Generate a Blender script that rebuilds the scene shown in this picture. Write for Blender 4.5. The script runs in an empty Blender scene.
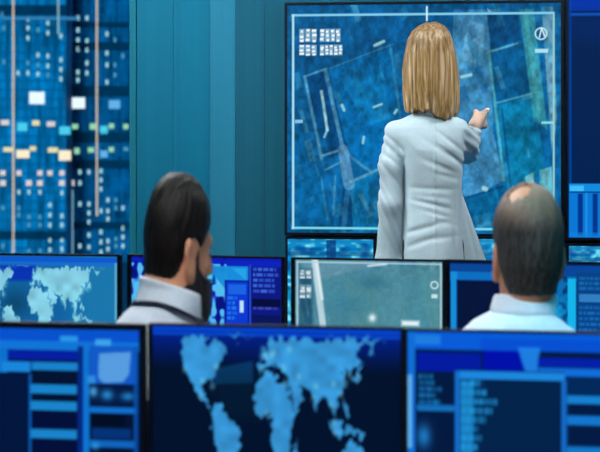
import bpy, bmesh, math, random
import numpy as np
from mathutils import Vector, Matrix

random.seed(7)
rng = np.random.default_rng(7)
scene = bpy.context.scene
COL = scene.collection

# ------------------------------------------------------------------ camera, world, lights, exposure
F = 1400.0            # focal length in pixels of a 600 px wide picture
YH = 138.0            # picture row of the horizon
CZ = 1.37             # camera height
cam_data = bpy.data.cameras.new('camera')
cam_data.sensor_width = 36.0
cam_data.lens = F / 600 * 36.0
cam_data.shift_y = -(226 - YH) / 600.0
cam_data.clip_end = 3000
cam_data.dof.use_dof = True
cam_data.dof.focus_distance = 5.75
cam_data.dof.aperture_fstop = 5.2
cam = bpy.data.objects.new('camera', cam_data)
COL.objects.link(cam)
cam.location = (0, 0, CZ)
cam.rotation_euler = (math.pi / 2, 0, 0)
scene.camera = cam

world = bpy.data.worlds.new('night_sky')
scene.world = world
world.use_nodes = True
world.node_tree.nodes['Background'].inputs[0].default_value = (0.004, 0.075, 0.16, 1)
world.node_tree.nodes['Background'].inputs[1].default_value = 1.0

fill_sun = bpy.data.lights.new('facade_fill_sun', 'SUN')     # added blue sun lamp that brightens the tower facades, from over this roof
fill_sun.color = (0.02, 0.70, 1.0)
fill_sun.energy = 2.1
fill_sun.angle = math.radians(20)
fill_sun_ob = bpy.data.objects.new('facade_fill_sun', fill_sun)
COL.objects.link(fill_sun_ob)
fill_sun_ob.rotation_euler = (math.radians(55), 0, math.radians(-14))

vs = scene.view_settings
vs.view_transform = 'Standard'
vs.look = 'None'
vs.gamma = 1.0
vs.exposure = 0.0
vs.use_curve_mapping = False

CEIL = 2.95
LAMPS = [  # x, y, size x, size y, colour, watts, spread
    (-0.95, 4.95, 0.6, 1.4, (0.91, 0.98, 1.0), 84, 180),
    (1.25, 5.0, 0.6, 1.0, (0.95, 0.99, 1.0), 36, 180),
    (0.95, 2.05, 0.6, 0.6, (0.04, 0.70, 1.0), 20, 75),
    (-0.25, 1.5, 0.9, 0.6, (0.90, 0.96, 1.0), 58, 180),
]
for (lx, ly, sx, sy, colr, watt, spread) in LAMPS:
    ld = bpy.data.lights.new('ceiling_lamp', 'AREA')
    ld.shape = 'RECTANGLE'
    ld.size, ld.size_y = sx, sy
    ld.color = colr
    ld.energy = watt
    ld.spread = math.radians(spread)
    lo = bpy.data.objects.new('ceiling_lamp', ld)
    COL.objects.link(lo)
    lo.location = (lx, ly, CEIL - 0.075)

# ------------------------------------------------------------------ helpers
def W(px, py, d):
    """picture position at depth d -> world point"""
    return np.array([(px - 300) / F * d, d, CZ - (py - YH) / F * d])

def lin(c):
    c = np.asarray(c, dtype=np.float64) / 255.0
    return np.where(c <= 0.04045, c / 12.92, ((c + 0.055) / 1.055) ** 2.4)

def tag(o, label=None, cat=None, group=None, kind=None):
    if label: o['label'] = label
    if cat: o['category'] = cat
    if group: o['group'] = group
    if kind: o['kind'] = kind
    return o

def empty(name, loc=(0, 0, 0), rz=0.0):
    o = bpy.data.objects.new(name, None)
    COL.objects.link(o)
    o.location = loc
    o.rotation_euler = (0, 0, rz)
    return o

def link(name, me, mat, parent=None, loc=None, rz=None):
    o = bpy.data.objects.new(name, me)
    COL.objects.link(o)
    if mat is not None and not me.materials:
        me.materials.append(mat)
    if parent is not None:
        o.parent = parent
    if loc is not None: o.location = loc
    if rz is not None: o.rotation_euler = (0, 0, rz)
    return o

class MB:
    """collects boxes / tubes in one mesh"""
    def __init__(self):
        self.bm = bmesh.new()
    def box(self, x0, x1, y0, y1, z0, z1, bev=0.0):
        b = bmesh.new()
        bmesh.ops.create_cube(b, size=1.0)
        for v in b.verts:
            v.co = Vector(((x0 + x1) / 2 + v.co.x * (x1 - x0), (y0 + y1) / 2 + v.co.y * (y1 - y0), (z0 + z1) / 2 + v.co.z * (z1 - z0)))
        if bev > 0:
            bmesh.ops.bevel(b, geom=list(b.edges), offset=bev, segments=2, affect='EDGES', profile=0.6)
        self._add(b); return self
    def tube(self, a, b_, ra, rb=None, n=14):
        rb = ra if rb is None else rb
        a, b_ = Vector(a), Vector(b_)
        d = b_ - a
        b = bmesh.new()
        bmesh.ops.create_cone(b, cap_ends=True, segments=n, radius1=ra, radius2=rb, depth=d.length)
        m = Matrix.Translation((a + b_) / 2) @ d.to_track_quat('Z', 'Y').to_matrix().to_4x4()
        bmesh.ops.transform(b, matrix=m, verts=b.verts)
        self._add(b); return self
    def prism(self, pts, y0, y1):
        b = bmesh.new()
        f = [b.verts.new((p[0], y0, p[1])) for p in pts]
        g = [b.verts.new((p[0], y1, p[1])) for p in pts]
        b.faces.new(f); b.faces.new(g[::-1])
        n = len(pts)
        for i in range(n):
            b.faces.new((f[i], g[i], g[(i + 1) % n], f[(i + 1) % n]))
        bmesh.ops.recalc_face_normals(b, faces=b.faces)
        self._add(b); return self
    def _add(self, b):
        me = bpy.data.meshes.new('t')
        b.to_mesh(me); b.free()
        self.bm.from_mesh(me)
        bpy.data.meshes.remove(me)
    def mesh(self, name, smooth=False):
        me = bpy.data.meshes.new(name)
        self.bm.to_mesh(me); self.bm.free()
        if smooth:
            me.polygons.foreach_set('use_smooth', [True] * len(me.polygons))
        return me
    def build(self, name, mat, parent=None, loc=None, rz=None, smooth=False):
        return link(name, self.mesh(name, smooth), mat, parent, loc, rz)

# ------------------------------------------------------------------ materials
def mat(name, col, rough=0.5, metal=0.0, noise=0.0, nscale=(8, 8, 8), bump=0.0, spec=0.5, emit=None, estr=0.0, col2=None, sheen=0.0, sss=0.0):
    m = bpy.data.materials.new(name)
    m.use_nodes = True
    nt = m.node_tree
    b = nt.nodes['Principled BSDF']
    base = tuple(lin(col)) + (1,)
    b.inputs['Base Color'].default_value = base
    b.inputs['Roughness'].default_value = rough
    b.inputs['Metallic'].default_value = metal
    b.inputs['Specular IOR Level'].default_value = spec
    if sheen: b.inputs['Sheen Weight'].default_value = sheen
    if sss:
        b.inputs['Subsurface Weight'].default_value = sss
        b.inputs['Subsurface Radius'].default_value = (0.012, 0.004, 0.002)
    if emit is not None:
        b.inputs['Emission Color'].default_value = tuple(lin(emit)) + (1,)
        b.inputs['Emission Strength'].default_value = estr
    if noise > 0 or bump > 0:
        tc = nt.nodes.new('ShaderNodeTexCoord')
        mp = nt.nodes.new('ShaderNodeMapping')
        mp.inputs['Scale'].default_value = nscale
        nz = nt.nodes.new('ShaderNodeTexNoise')
        nz.inputs['Scale'].default_value = 1.0
        nz.inputs['Detail'].default_value = 4
        nt.links.new(tc.outputs['Object'], mp.inputs[0])
        nt.links.new(mp.outputs[0], nz.inputs['Vector'])
        if noise > 0:
            c2 = lin(col2) if col2 is not None else lin(col) * (1 - noise)
            c1 = lin(col) if col2 is not None else np.minimum(lin(col) * (1 + noise), 1)
            rp = nt.nodes.new('ShaderNodeValToRGB')
            rp.color_ramp.elements[0].position = 0.36
            rp.color_ramp.elements[1].position = 0.64
            rp.color_ramp.elements[0].color = tuple(c2) + (1,)
            rp.color_ramp.elements[1].color = tuple(c1) + (1,)
            nt.links.new(nz.outputs['Fac'], rp.inputs[0])
            nt.links.new(rp.outputs[0], b.inputs['Base Color'])
        if bump > 0:
            bp = nt.nodes.new('ShaderNodeBump')
            bp.inputs['Strength'].default_value = bump
            bp.inputs['Distance'].default_value = 0.004
            nt.links.new(nz.outputs['Fac'], bp.inputs['Height'])
            nt.links.new(bp.outputs[0], b.inputs['Normal'])
    return m

def emis(name, col, s=1.0):
    m = bpy.data.materials.new(name)
    m.use_nodes = True
    nt = m.node_tree
    nt.nodes.clear()
    o = nt.nodes.new('ShaderNodeOutputMaterial')
    e = nt.nodes.new('ShaderNodeEmission')
    e.inputs[0].default_value = tuple(lin(col)) + (1,)
    e.inputs[1].default_value = s
    nt.links.new(e.outputs[0], o.inputs[0])
    return m

def screen_mat():
    m = bpy.data.materials.new('lit_display')
    m.use_nodes = True
    nt = m.node_tree
    b = nt.nodes['Principled BSDF']
    b.inputs['Base Color'].default_value = (0.001, 0.001, 0.001, 1)
    b.inputs['Roughness'].default_value = 0.45
    b.inputs['Specular IOR Level'].default_value = 0.04
    a = nt.nodes.new('ShaderNodeVertexColor')
    a.layer_name = 'picture'
    nt.links.new(a.outputs[0], b.inputs['Emission Color'])
    b.inputs['Emission Strength'].default_value = 1.0
    return m

def glass_mat():
    m = bpy.data.materials.new('window_glass')
    m.use_nodes = True
    nt = m.node_tree
    nt.nodes.clear()
    o = nt.nodes.new('ShaderNodeOutputMaterial')
    t = nt.nodes.new('ShaderNodeBsdfTransparent')
    t.inputs[0].default_value = (0.97, 0.99, 1.0, 1)
    g = nt.nodes.new('ShaderNodeBsdfGlossy')
    g.inputs['Roughness'].default_value = 0.03
    mx = nt.nodes.new('ShaderNodeMixShader')
    fr = nt.nodes.new('ShaderNodeFresnel')
    fr.inputs[0].default_value = 1.45
    nt.links.new(fr.outputs[0], mx.inputs[0])
    nt.links.new(t.outputs[0], mx.inputs[1])
    nt.links.new(g.outputs[0], mx.inputs[2])
    nt.links.new(mx.outputs[0], o.inputs[0])
    return m

M = {}
M['wall'] = mat('teal_paint', (10, 92, 116), 0.7, spec=0.12, noise=0.06, nscale=(9, 9, 0.4))
M['panel'] = mat('teal_panel', (8, 100, 128), 0.7, spec=0.12, noise=0.07, nscale=(26, 26, 0.25))
M['pilaster'] = mat('pale_teal_panel', (34, 114, 142), 0.7, spec=0.12, noise=0.05, nscale=(30, 30, 0.3))
M['panel_dark'] = mat('slate_teal_panel', (20, 88, 110), 0.7, spec=0.12, noise=0.08, nscale=(30, 30, 0.3))
M['jamb'] = mat('window_jamb_paint', (18, 100, 118), 0.7, spec=0.12, noise=0.05, nscale=(20, 20, 1))
M['floor'] = mat('dark_carpet', (40, 48, 56), 0.9, noise=0.25, nscale=(60, 60, 60), bump=0.3)
M['ceiling'] = mat('ceiling_paint', (120, 140, 150), 0.9, noise=0.04)
M['black'] = mat('black_plastic', (14, 20, 28), 0.4, noise=0.1, nscale=(40, 40, 40))
M['bezel'] = mat('dark_bezel_plastic', (7, 14, 28), 0.6, noise=0.08, nscale=(40, 40, 40), spec=0.15)
M['steel'] = mat('brushed_steel', (120, 125, 130), 0.3, 1.0, noise=0.1, nscale=(4, 4, 80))
M['desk'] = mat('desk_laminate', (52, 60, 68), 0.4, noise=0.15, nscale=(3, 40, 40))
M['white_metal'] = mat('white_metal', (205, 210, 214), 0.4, noise=0.03)
M['diffuser'] = emis('lamp_diffuser', (225, 240, 250), 1.0)
M['screen'] = screen_mat()
M['glass'] = glass_mat()
M['jacket'] = mat('pale_grey_wool', (190, 211, 219), 0.8, noise=0.04, nscale=(160, 160, 160), bump=0.12, sheen=0.2)
M['shirt'] = mat('white_cotton', (222, 230, 240), 0.8, noise=0.03, nscale=(90, 90, 90), bump=0.08)
M['trousers'] = mat('charcoal_wool', (38, 42, 50), 0.85, noise=0.1, nscale=(120, 120, 120), bump=0.1)
M['shoe'] = mat('black_leather', (16, 16, 18), 0.35, noise=0.1)
M['skin'] = mat('skin_fair', (238, 196, 172), 0.5, noise=0.05, nscale=(30, 30, 30), sss=0.15)
M['skin2'] = mat('skin_tan', (222, 156, 122), 0.5, noise=0.05, nscale=(30, 30, 30), sss=0.15)
M['hair_dark'] = mat('dark_brown_hair', (40, 31, 28), 0.42, noise=1, nscale=(260, 260, 30), col2=(12, 11, 14), bump=0.9, spec=0.3)
M['beard'] = mat('dark_beard_hair', (40, 30, 28), 0.6, noise=1, nscale=(300, 300, 60), col2=(18, 15, 17), bump=0.9)
M['hair_grey'] = mat('thin_greying_hair', (82, 76, 72), 0.5, noise=1, nscale=(240, 240, 34), col2=(26, 24, 24), bump=0.9, spec=0.5)
M['hair_blond'] = mat('blond_hair', (232, 196, 132), 0.45, noise=1, nscale=(95, 95, 3.5), col2=(112, 74, 34), bump=0.9, spec=0.4)
def blond():
    m = M['hair_blond']; nt = m.node_tree
    b = nt.nodes['Principled BSDF']
    rp = next(n for n in nt.nodes if n.type == 'VALTORGB')
    cr = rp.color_ramp
    cr.elements[0].position = 0.30; cr.elements[0].color = tuple(lin((84, 58, 32))) + (1,)
    cr.elements[1].position = 0.72; cr.elements[1].color = tuple(lin((238, 214, 182))) + (1,)
    e = cr.elements.new(0.50); e.color = tuple(lin((176, 138, 84))) + (1,)
    # darker roots towards the crown, as dyed hair has
    tc = nt.nodes.new('ShaderNodeTexCoord'); sp = nt.nodes.new('ShaderNodeSeparateXYZ')
    mr = nt.nodes.new('ShaderNodeMapRange'); mr.inputs[1].default_value = 1.50; mr.inputs[2].default_value = 1.73; mr.inputs[3].default_value = 0.0; mr.inputs[4].default_value = 0.75
    mx = nt.nodes.new('ShaderNodeMix'); mx.data_type = 'RGBA'; mx.inputs[7].default_value = tuple(lin((104, 76, 44))) + (1,)
    nt.links.new(tc.outputs['Object'], sp.inputs[0]); nt.links.new(sp.outputs[2], mr.inputs[0]); nt.links.new(mr.outputs[0], mx.inputs[0])
    nt.links.new(rp.outputs[0], mx.inputs[6]); nt.links.new(mx.outputs[2], b.inputs['Base Color'])
blond()
def scalp_show():
    """thinning hair: the scalp shows through towards the crown"""
    nt = M['hair_grey'].node_tree
    b = nt.nodes['Principled BSDF']; rp = next(n for n in nt.nodes if n.type == 'VALTORGB')
    tc = nt.nodes.new('ShaderNodeTexCoord'); sp = nt.nodes.new('ShaderNodeSeparateXYZ')
    mr = nt.nodes.new('ShaderNodeMapRange'); mr.inputs[1].default_value = 1.17; mr.inputs[2].default_value = 1.26; mr.inputs[4].default_value = 0.6
    mx = nt.nodes.new('ShaderNodeMix'); mx.data_type = 'RGBA'; mx.inputs[7].default_value = tuple(lin((190, 150, 120))) + (1,)
    nt.links.new(tc.outputs['Object'], sp.inputs[0]); nt.links.new(sp.outputs[2], mr.inputs[0]); nt.links.new(mr.outputs[0], mx.inputs[0])
    nt.links.new(rp.outputs[0], mx.inputs[6]); nt.links.new(mx.outputs[2], b.inputs['Base Color'])
scalp_show()
M['lanyard'] = mat('navy_ribbon', (20, 30, 62), 0.7, noise=0.1)
M['eye'] = mat('eye_white', (225, 225, 225), 0.2, noise=0.02)
M['iris'] = mat('iris_brown', (60, 40, 25), 0.2, noise=0.1)
M['chair_fabric'] = mat('chair_mesh_fabric', (24, 28, 34), 0.85, noise=0.2, nscale=(120, 120, 120), bump=0.2)

# ------------------------------------------------------------------ drawing the pictures shown on the displays
class Raster:
    """a small picture in photo-like units, later baked on the display's own mesh"""
    def __init__(s, x0, y0, x1, y1, ss, base):
        s.b = (x0, y0, x1, y1); s.ss = ss
        s.w = int(round((x1 - x0) * ss)) + 1; s.h = int(round((y1 - y0) * ss)) + 1
        xs = np.linspace(x0, x1, s.w); ys = np.linspace(y0, y1, s.h)
        s.X, s.Y = np.meshgrid(xs, ys)
        s.a = np.ones((s.h, s.w, 3)) * np.array(base, float)
    def mix(s, m, col, a=1.0):
        m = np.clip(m, 0, 1)[..., None] * a
        s.a = s.a * (1 - m) + np.array(col, float) * m
    def rect(s, x0, y0, x1, y1, col, a=1.0, soft=0.7):
        d = np.maximum(np.maximum(x0 - s.X, s.X - x1), np.maximum(y0 - s.Y, s.Y - y1))
        s.mix(0.5 - d / soft, col, a)
    def frame(s, x0, y0, x1, y1, col, w=1.0, a=1.0):
        s.rect(x0, y0, x1, y0 + w, col, a); s.rect(x0, y1 - w, x1, y1, col, a)
        s.rect(x0, y0, x0 + w, y1, col, a); s.rect(x1 - w, y0, x1, y1, col, a)
    def line(s, x0, y0, x1, y1, w, col, a=1.0, soft=1.0):
        dx, dy = x1 - x0, y1 - y0
        t = np.clip(((s.X - x0) * dx + (s.Y - y0) * dy) / (dx * dx + dy * dy + 1e-9), 0, 1)
        d = np.hypot(s.X - x0 - t * dx, s.Y - y0 - t * dy) - w / 2
        s.mix(0.5 - d / soft, col, a)
    def ring(s, x, y, r, w, col, a=1.0):
        s.mix(0.5 - (np.abs(np.hypot(s.X - x, s.Y - y) - r) - w / 2), col, a)
    def blob(s, x, y, rx, ry, col, a=1.0):
        d = ((s.X - x) / rx) ** 2 + ((s.Y - y) / ry) ** 2
        s.mix(np.exp(-d), col, a)
    def poly(s, pts, col, a=1.0, soft=0.8):
        inside = np.zeros(s.X.shape, bool)
        dist = np.full(s.X.shape, 1e9)
        n = len(pts)
        for i in range(n):
            (xa, ya), (xb, yb) = pts[i], pts[(i + 1) % n]
            if ya != yb:
                c = ((ya > s.Y) != (yb > s.Y)) & (s.X < (xb - xa) * (s.Y - ya) / (yb - ya) + xa)
                inside ^= c
            dx, dy = xb - xa, yb - ya
            t = np.clip(((s.X - xa) * dx + (s.Y - ya) * dy) / (dx * dx + dy * dy + 1e-9), 0, 1)
            dist = np.minimum(dist, np.hypot(s.X - xa - t * dx, s.Y - ya - t * dy))
        d = np.where(inside, -dist, dist)
        s.mix(0.5 - d / soft, col, a)
    def noise(s, sx, sy, seed):
        r = np.random.default_rng(seed)
        gx = (s.X - s.b[0]) / sx; gy = (s.Y - s.b[1]) / sy
        g = r.random((int(gy.max()) + 3, int(gx.max()) + 3))
        ix = gx.astype(int); iy = gy.astype(int)
        fx = gx - ix; fy = gy - iy
        fx = fx * fx * (3 - 2 * fx); fy = fy * fy * (3 - 2 * fy)
        return (g[iy, ix] * (1 - fx) + g[iy, ix + 1] * fx) * (1 - fy) + (g[iy + 1, ix] * (1 - fx) + g[iy + 1, ix + 1] * fx) * fy
    def lines(s, x0, y0, x1, y1, pitch, th, col, a, seed, fill=(0.4, 1.0)):
        r = np.random.default_rng(seed)
        y = y0
        while y + th <= y1:
            x = x0; end = x0 + (x1 - x0) * r.uniform(*fill)
            while x < end:
                w = r.uniform(2.0, 7.0)
                s.rect(x, y, min(x + w, end), y + th, col, a * r.uniform(0.6, 1.0))
                x += w + 1.2
            y += pitch

LAND = {
 'north_america': [(-165, 66), (-140, 70), (-95, 72), (-80, 68), (-95, 60), (-82, 55), (-78, 60), (-65, 60), (-56, 52), (-66, 45), (-75, 38), (-81, 30), (-80, 25), (-84, 30), (-97, 27), (-97, 20), (-88, 21), (-88, 15), (-83, 10), (-78, 8), (-85, 11), (-105, 20), (-115, 30), (-124, 40), (-125, 48), (-135, 58), (-150, 60), (-165, 58)],
 'greenland': [(-58, 76), (-52, 66), (-44, 60), (-36, 66), (-22, 71), (-20, 78), (-60, 80)],
 'south_america': [(-78, 8), (-72, 12), (-60, 10), (-50, 0), (-35, -7), (-40, -20), (-48, -27), (-58, -38), (-68, -52), (-74, -48), (-71, -20), (-81, -5)],
 'africa': [(-17, 15), (-16, 24), (-10, 32), (-5, 36), (10, 37), (20, 32), (33, 31), (38, 20), (43, 12), (51, 12), (40, -5), (40, -16), (32, -28), (20, -35), (14, -22), (9, 0), (8, 4), (-8, 5), (-15, 11)],
 'eurasia': [(-9, 37), (-9, 43), (-1, 44), (-4, 48), (5, 53), (8, 57), (5, 60), (12, 66), (25, 71), (60, 70), (100, 76), (140, 73), (180, 69), (165, 61), (160, 52), (152, 59), (137, 55), (141, 48), (129, 40), (127, 35), (122, 40), (119, 37), (122, 30), (115, 22), (108, 20), (109, 12), (103, 2), (100, 12), (94, 17), (88, 22), (80, 15), (77, 8), (72, 20), (66, 25), (57, 26), (50, 29), (58, 20), (44, 12), (35, 30), (36, 36), (27, 37), (23, 38), (17, 41), (12, 45), (15, 38), (8, 44), (0, 40)],
 'britain': [(-5, 50), (1, 52), (-3, 58), (-6, 56)],
 'iceland': [(-24, 64), (-14, 64), (-14, 66), (-24, 66)],
 'japan': [(130, 31), (136, 33), (141, 36), (145, 44), (140, 45), (138, 37)],
 'indonesia': [(95, 5), (104, -5), (115, -8), (117, 4), (109, 2), (104, 1)],
 'new_guinea': [(120, 1), (131, -1), (147, -6), (150, -10), (138, -8), (128, -4), (120, -5)],
 'philippines': [(120, 18), (126, 8), (122, 6), (118, 10)],
 'australia': [(114, -22), (122, -17), (131, -12), (136, -15), (142, -11), (146, -19), (153, -27), (150, -37), (140, -38), (131, -31), (115, -34)],
 'madagascar': [(44, -16), (50, -14), (47, -25), (44, -24)],
}

def world_map(r, fx, fy, col, glow, clip_lat, west=-127):
    sub = Raster(r.b[0], r.b[1], r.b[2], r.b[3], r.ss, (0, 0, 0))
    kx = abs(fx(1) - fx(0)); ky = abs(fy(1) - fy(0))
    sub.X = sub.X + (r.noise(5.5 * kx, 4 * ky, 41) - .5) * 9 * kx
    sub.Y = sub.Y + (r.noise(5 * kx, 4.5 * ky, 42) - .5) * 8 * ky
    for pts in LAND.values():
        sub.poly([(fx(max(p[0], west)), fy(min(p[1], clip_lat))) for p in pts], (1, 1, 1), 1, 1.6)
    m = sub.a[..., 0]
    n = 0.72 + 0.32 * r.noise(9, 8, 31)
    c = np.clip(np.array(col)[None, None] * n[..., None] ** 0.6, 0, 255)
    r.a = r.a * (1 - m[..., None]) + c * m[..., None]
    for (lo, la) in glow:
        r.blob(fx(lo), fy(la), 2.2, 3.2, (140, 230, 240), 0.45)

GLOW = [(-122, 38), (-74, 41), (-95, 30), (-80, 26), (-99, 19), (-3, 40), (0, 51), (10, 50), (2, 48), (28, 41), (37, 55), (31, 30), (3, 7), (13, 52), (51, 35), (77, 28), (73, 19), (103, 30), (121, 31), (114, 22), (139, 36), (127, 37), (100, 14), (104, 1), (106, -6), (28, -26)]

def bake(r, w, h, name, parent, x0, z0, y):
    """display picture as the colour of a fine flat mesh, w x h metres"""
    nx, ny = r.w, r.h
    xs = np.linspace(x0, x0 + w, nx); zs = np.linspace(z0 + h, z0, ny)
    X, Z = np.meshgrid(xs, zs)
    co = np.stack([X, np.full_like(X, y), Z], -1).reshape(-1, 3).astype(np.float32)
    i = np.arange(ny * nx).reshape(ny, nx)
    q = np.stack([i[1:, :-1], i[1:, 1:], i[:-1, 1:], i[:-1, :-1]], -1).reshape(-1, 4)
    me = quad_mesh(name, co, q)
    at = me.color_attributes.new('picture', 'FLOAT_COLOR', 'POINT')
    c = np.ones((ny * nx, 4), np.float32)
    c[:, :3] = lin(np.clip(r.a, 0, 255)).reshape(-1, 3)
    at.data.foreach_set('color', c.ravel())
    return link(name, me, M['screen'], parent)

def quad_mesh(name, co, q, smooth=False):
    me = bpy.data.meshes.new(name)
    me.vertices.add(len(co))
    me.vertices.foreach_set('co', np.ascontiguousarray(co, np.float32).ravel())
    me.loops.add(q.size)
    me.loops.foreach_set('vertex_index', np.ascontiguousarray(q, np.int32).ravel())
    me.polygons.add(len(q))
    me.polygons.foreach_set('loop_start', np.arange(0, q.size, 4, dtype=np.int32))
    try:
        me.polygons.foreach_set('loop_total', np.full(len(q), 4, np.int32))
    except Exception:
        pass
    if smooth:
        me.polygons.foreach_set('use_smooth', np.ones(len(q), bool))
    me.update(calc_edges=True)
    return me

# ------------------------------------------------------------------ the room
PHI = math.radians(6.0)
U = np.array([math.cos(PHI), -math.sin(PHI), 0.0])
N = np.array([-math.sin(PHI), -math.cos(PHI), 0.0])        # out of the wall, into the room
O = np.array([(425 - 300) / F * 6.2, 6.2, 0.0])            # foot of the wall behind the big display

def wuv(px, py, t=0.0):
    """photo position -> (along the wall, height) on the plane t in front of the wall"""
    r = np.array([(px - 300) / F, 1.0, -(py - YH) / F])
    P0 = O + N * t
    c = np.array([0, 0, CZ])
    k = np.dot(P0 - c, N) / np.dot(r, N)
    p = c + r * k
    return float(np.dot(p - P0, U)), float(p[2])

WALL_RZ = -PHI
def wall_mb(mb, name, m, parent=None, kind=None):
    o = mb.build(name, m, parent)
    o.location = tuple(O); o.rotation_euler = (0, 0, WALL_RZ)
    if kind: o['kind'] = kind
    return o
# wall-local axes: x along the wall, -y into the room, z up
u_win1 = wuv(131, 100)[0]
u_win0 = u_win1 - 2.0
UL, UR = u_win0 - 0.5, 2.6
Z_SILL, Z_HEAD = 0.45, 2.55
wb = MB()
wb.box(u_win1, UR, 0, 0.2, 0, CEIL)
wb.box(UL, u_win0, 0, 0.2, 0, CEIL)
wb.box(u_win0, u_win1, 0, 0.2, 0, Z_SILL)
wb.box(u_win0, u_win1, 0, 0.2, Z_HEAD, CEIL)
wall_back = wall_mb(wb, 'wall_back', M['wall'], kind='structure')
# panels of the back wall, a piece each
edges = [(131, 137.5, 'jamb', 0.030), (137.7, 173.8, 'panel', 0.016), (174.0, 210.5, 'panel', 0.016), (210.7, 235.8, 'pilaster', 0.018),
         (236.0, 264.9, 'panel_dark', 0.016), (265.1, 290, 'panel_dark', 0.017), (290.6, 345, 'panel_dark', 0.016), (345.6, 400, 'panel_dark', 0.016), (400.6, 455, 'panel_dark', 0.016),
         (455.6, 510, 'panel_dark', 0.016), (510.6, 565, 'panel_dark', 0.016), (565.6, 640, 'panel_dark', 0.016)]
for (xa, xb, mk, th) in edges:
    ua, ub = wuv(xa, 100)[0], wuv(xb, 100)[0]
    o = MB().box(ua, ub, -th, 0.0, 0.13, CEIL - 0.02, 0.001).build('wall_panel', M[mk], wall_back)

wr = MB()
# window_1: frame, sill and panes in the opening
fr = MB()
fr.box(u_win0, u_win1, 0.06, 0.13, Z_SILL, Z_SILL + 0.05)
fr.box(u_win0, u_win1, 0.06, 0.13, Z_HEAD - 0.05, Z_HEAD)
fr.box(u_win0, u_win0 + 0.05, 0.06, 0.13, Z_SILL + 0.05, Z_HEAD - 0.05)
fr.box(u_win1 - 0.012, u_win1, 0.06, 0.13, Z_SILL + 0.05, Z_HEAD - 0.05)
win = wall_mb(fr, 'window_1', M['bezel'], kind='structure')
MB().box(u_win0 + 0.05, u_win1 - 0.012, 0.085, 0.093, Z_SILL + 0.05, Z_HEAD - 0.05).build('pane', M['glass'], win)
MB().box(u_win0, u_win1, -0.03, 0.06, Z_SILL - 0.03, Z_SILL, 0.004).build('window_sill', M['jamb'], win)

# floor, dais, ceiling, other walls
pl = lambda u, t=0: O + U * u + N * t
def hull_prism(name, pts, z0, z1, m, kind='structure'):
    bm = bmesh.new()
    a = [bm.verts.new((p[0], p[1], z0)) for p in pts]
    b = [bm.verts.new((p[0], p[1], z1)) for p in pts]
    bm.faces.new(a[::-1]); bm.faces.new(b)
    for i in range(len(pts)):
        j = (i + 1) % len(pts)
        bm.faces.new((a[i], a[j], b[j], b[i]))
    me = bpy.data.meshes.new(name); bm.to_mesh(me); bm.free()
    o = link(name, me, m)
    if kind: o['kind'] = kind
    return o
pL, pR = pl(UL), pl(UR)
YB = -1.8
XL, XR = float(pL[0]), float(pR[0])
room = [(XL, YB), (XR, YB), (XR, float(pR[1])), (XL, float(pL[1]))]
hull_prism('floor', room, -0.1, 0.0, M['floor'])
hull_prism('ceiling', room, CEIL, CEIL + 0.1, M['ceiling'])
dA, dB = pl(UL, 1.35), pl(UR, 1.35)
def at_x(x, t):
    p = pl(0, t)
    return (x, float(p[1] - (x - p[0]) * math.tan(PHI)))
hull_prism('floor_dais', [at_x(XL, 1.35), at_x(XR, 1.35), at_x(XR, 0.0), at_x(XL, 0.0)], 0.0, 0.13, M['floor'])
hull_prism('wall_left', [(XL - 0.1, YB), (XL, YB), (XL, float(pL[1])), (XL - 0.1, float(pL[1]))], 0, CEIL, M['wall'])
hull_prism('wall_right', [(XR, YB), (XR + 0.1, YB), (XR + 0.1, float(pR[1])), (XR, float(pR[1]))], 0, CEIL, M['wall'])
hull_prism('wall_front', [(XL, YB - 0.1), (XR, YB - 0.1), (XR, YB), (XL, YB)], 0, CEIL, M['wall'])

names = ['white ceiling light panel over the dais near the window', 'white ceiling light panel over the dais on the side away from the window',
         'square teal-tinted ceiling light panel above the balding man', 'white ceiling light panel above the front desk, nearest the camera']
for (lx, ly, sx, sy, colr, watt, spread), lab in zip(LAMPS, names):
    e = tag(empty('ceiling_light', (lx, ly, CEIL)), lab, 'ceiling light', 'ceiling light panels')
    MB().box(-sx/2 - 0.03, sx/2 + 0.03, -sy/2 - 0.03, sy/2 + 0.03, -0.05, 0.0, 0.006).build('housing', M['white_metal'], e)
    MB().box(-sx/2, sx/2, -sy/2, sy/2, -0.058, -0.05).build('diffuser', M['diffuser'], e)

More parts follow.
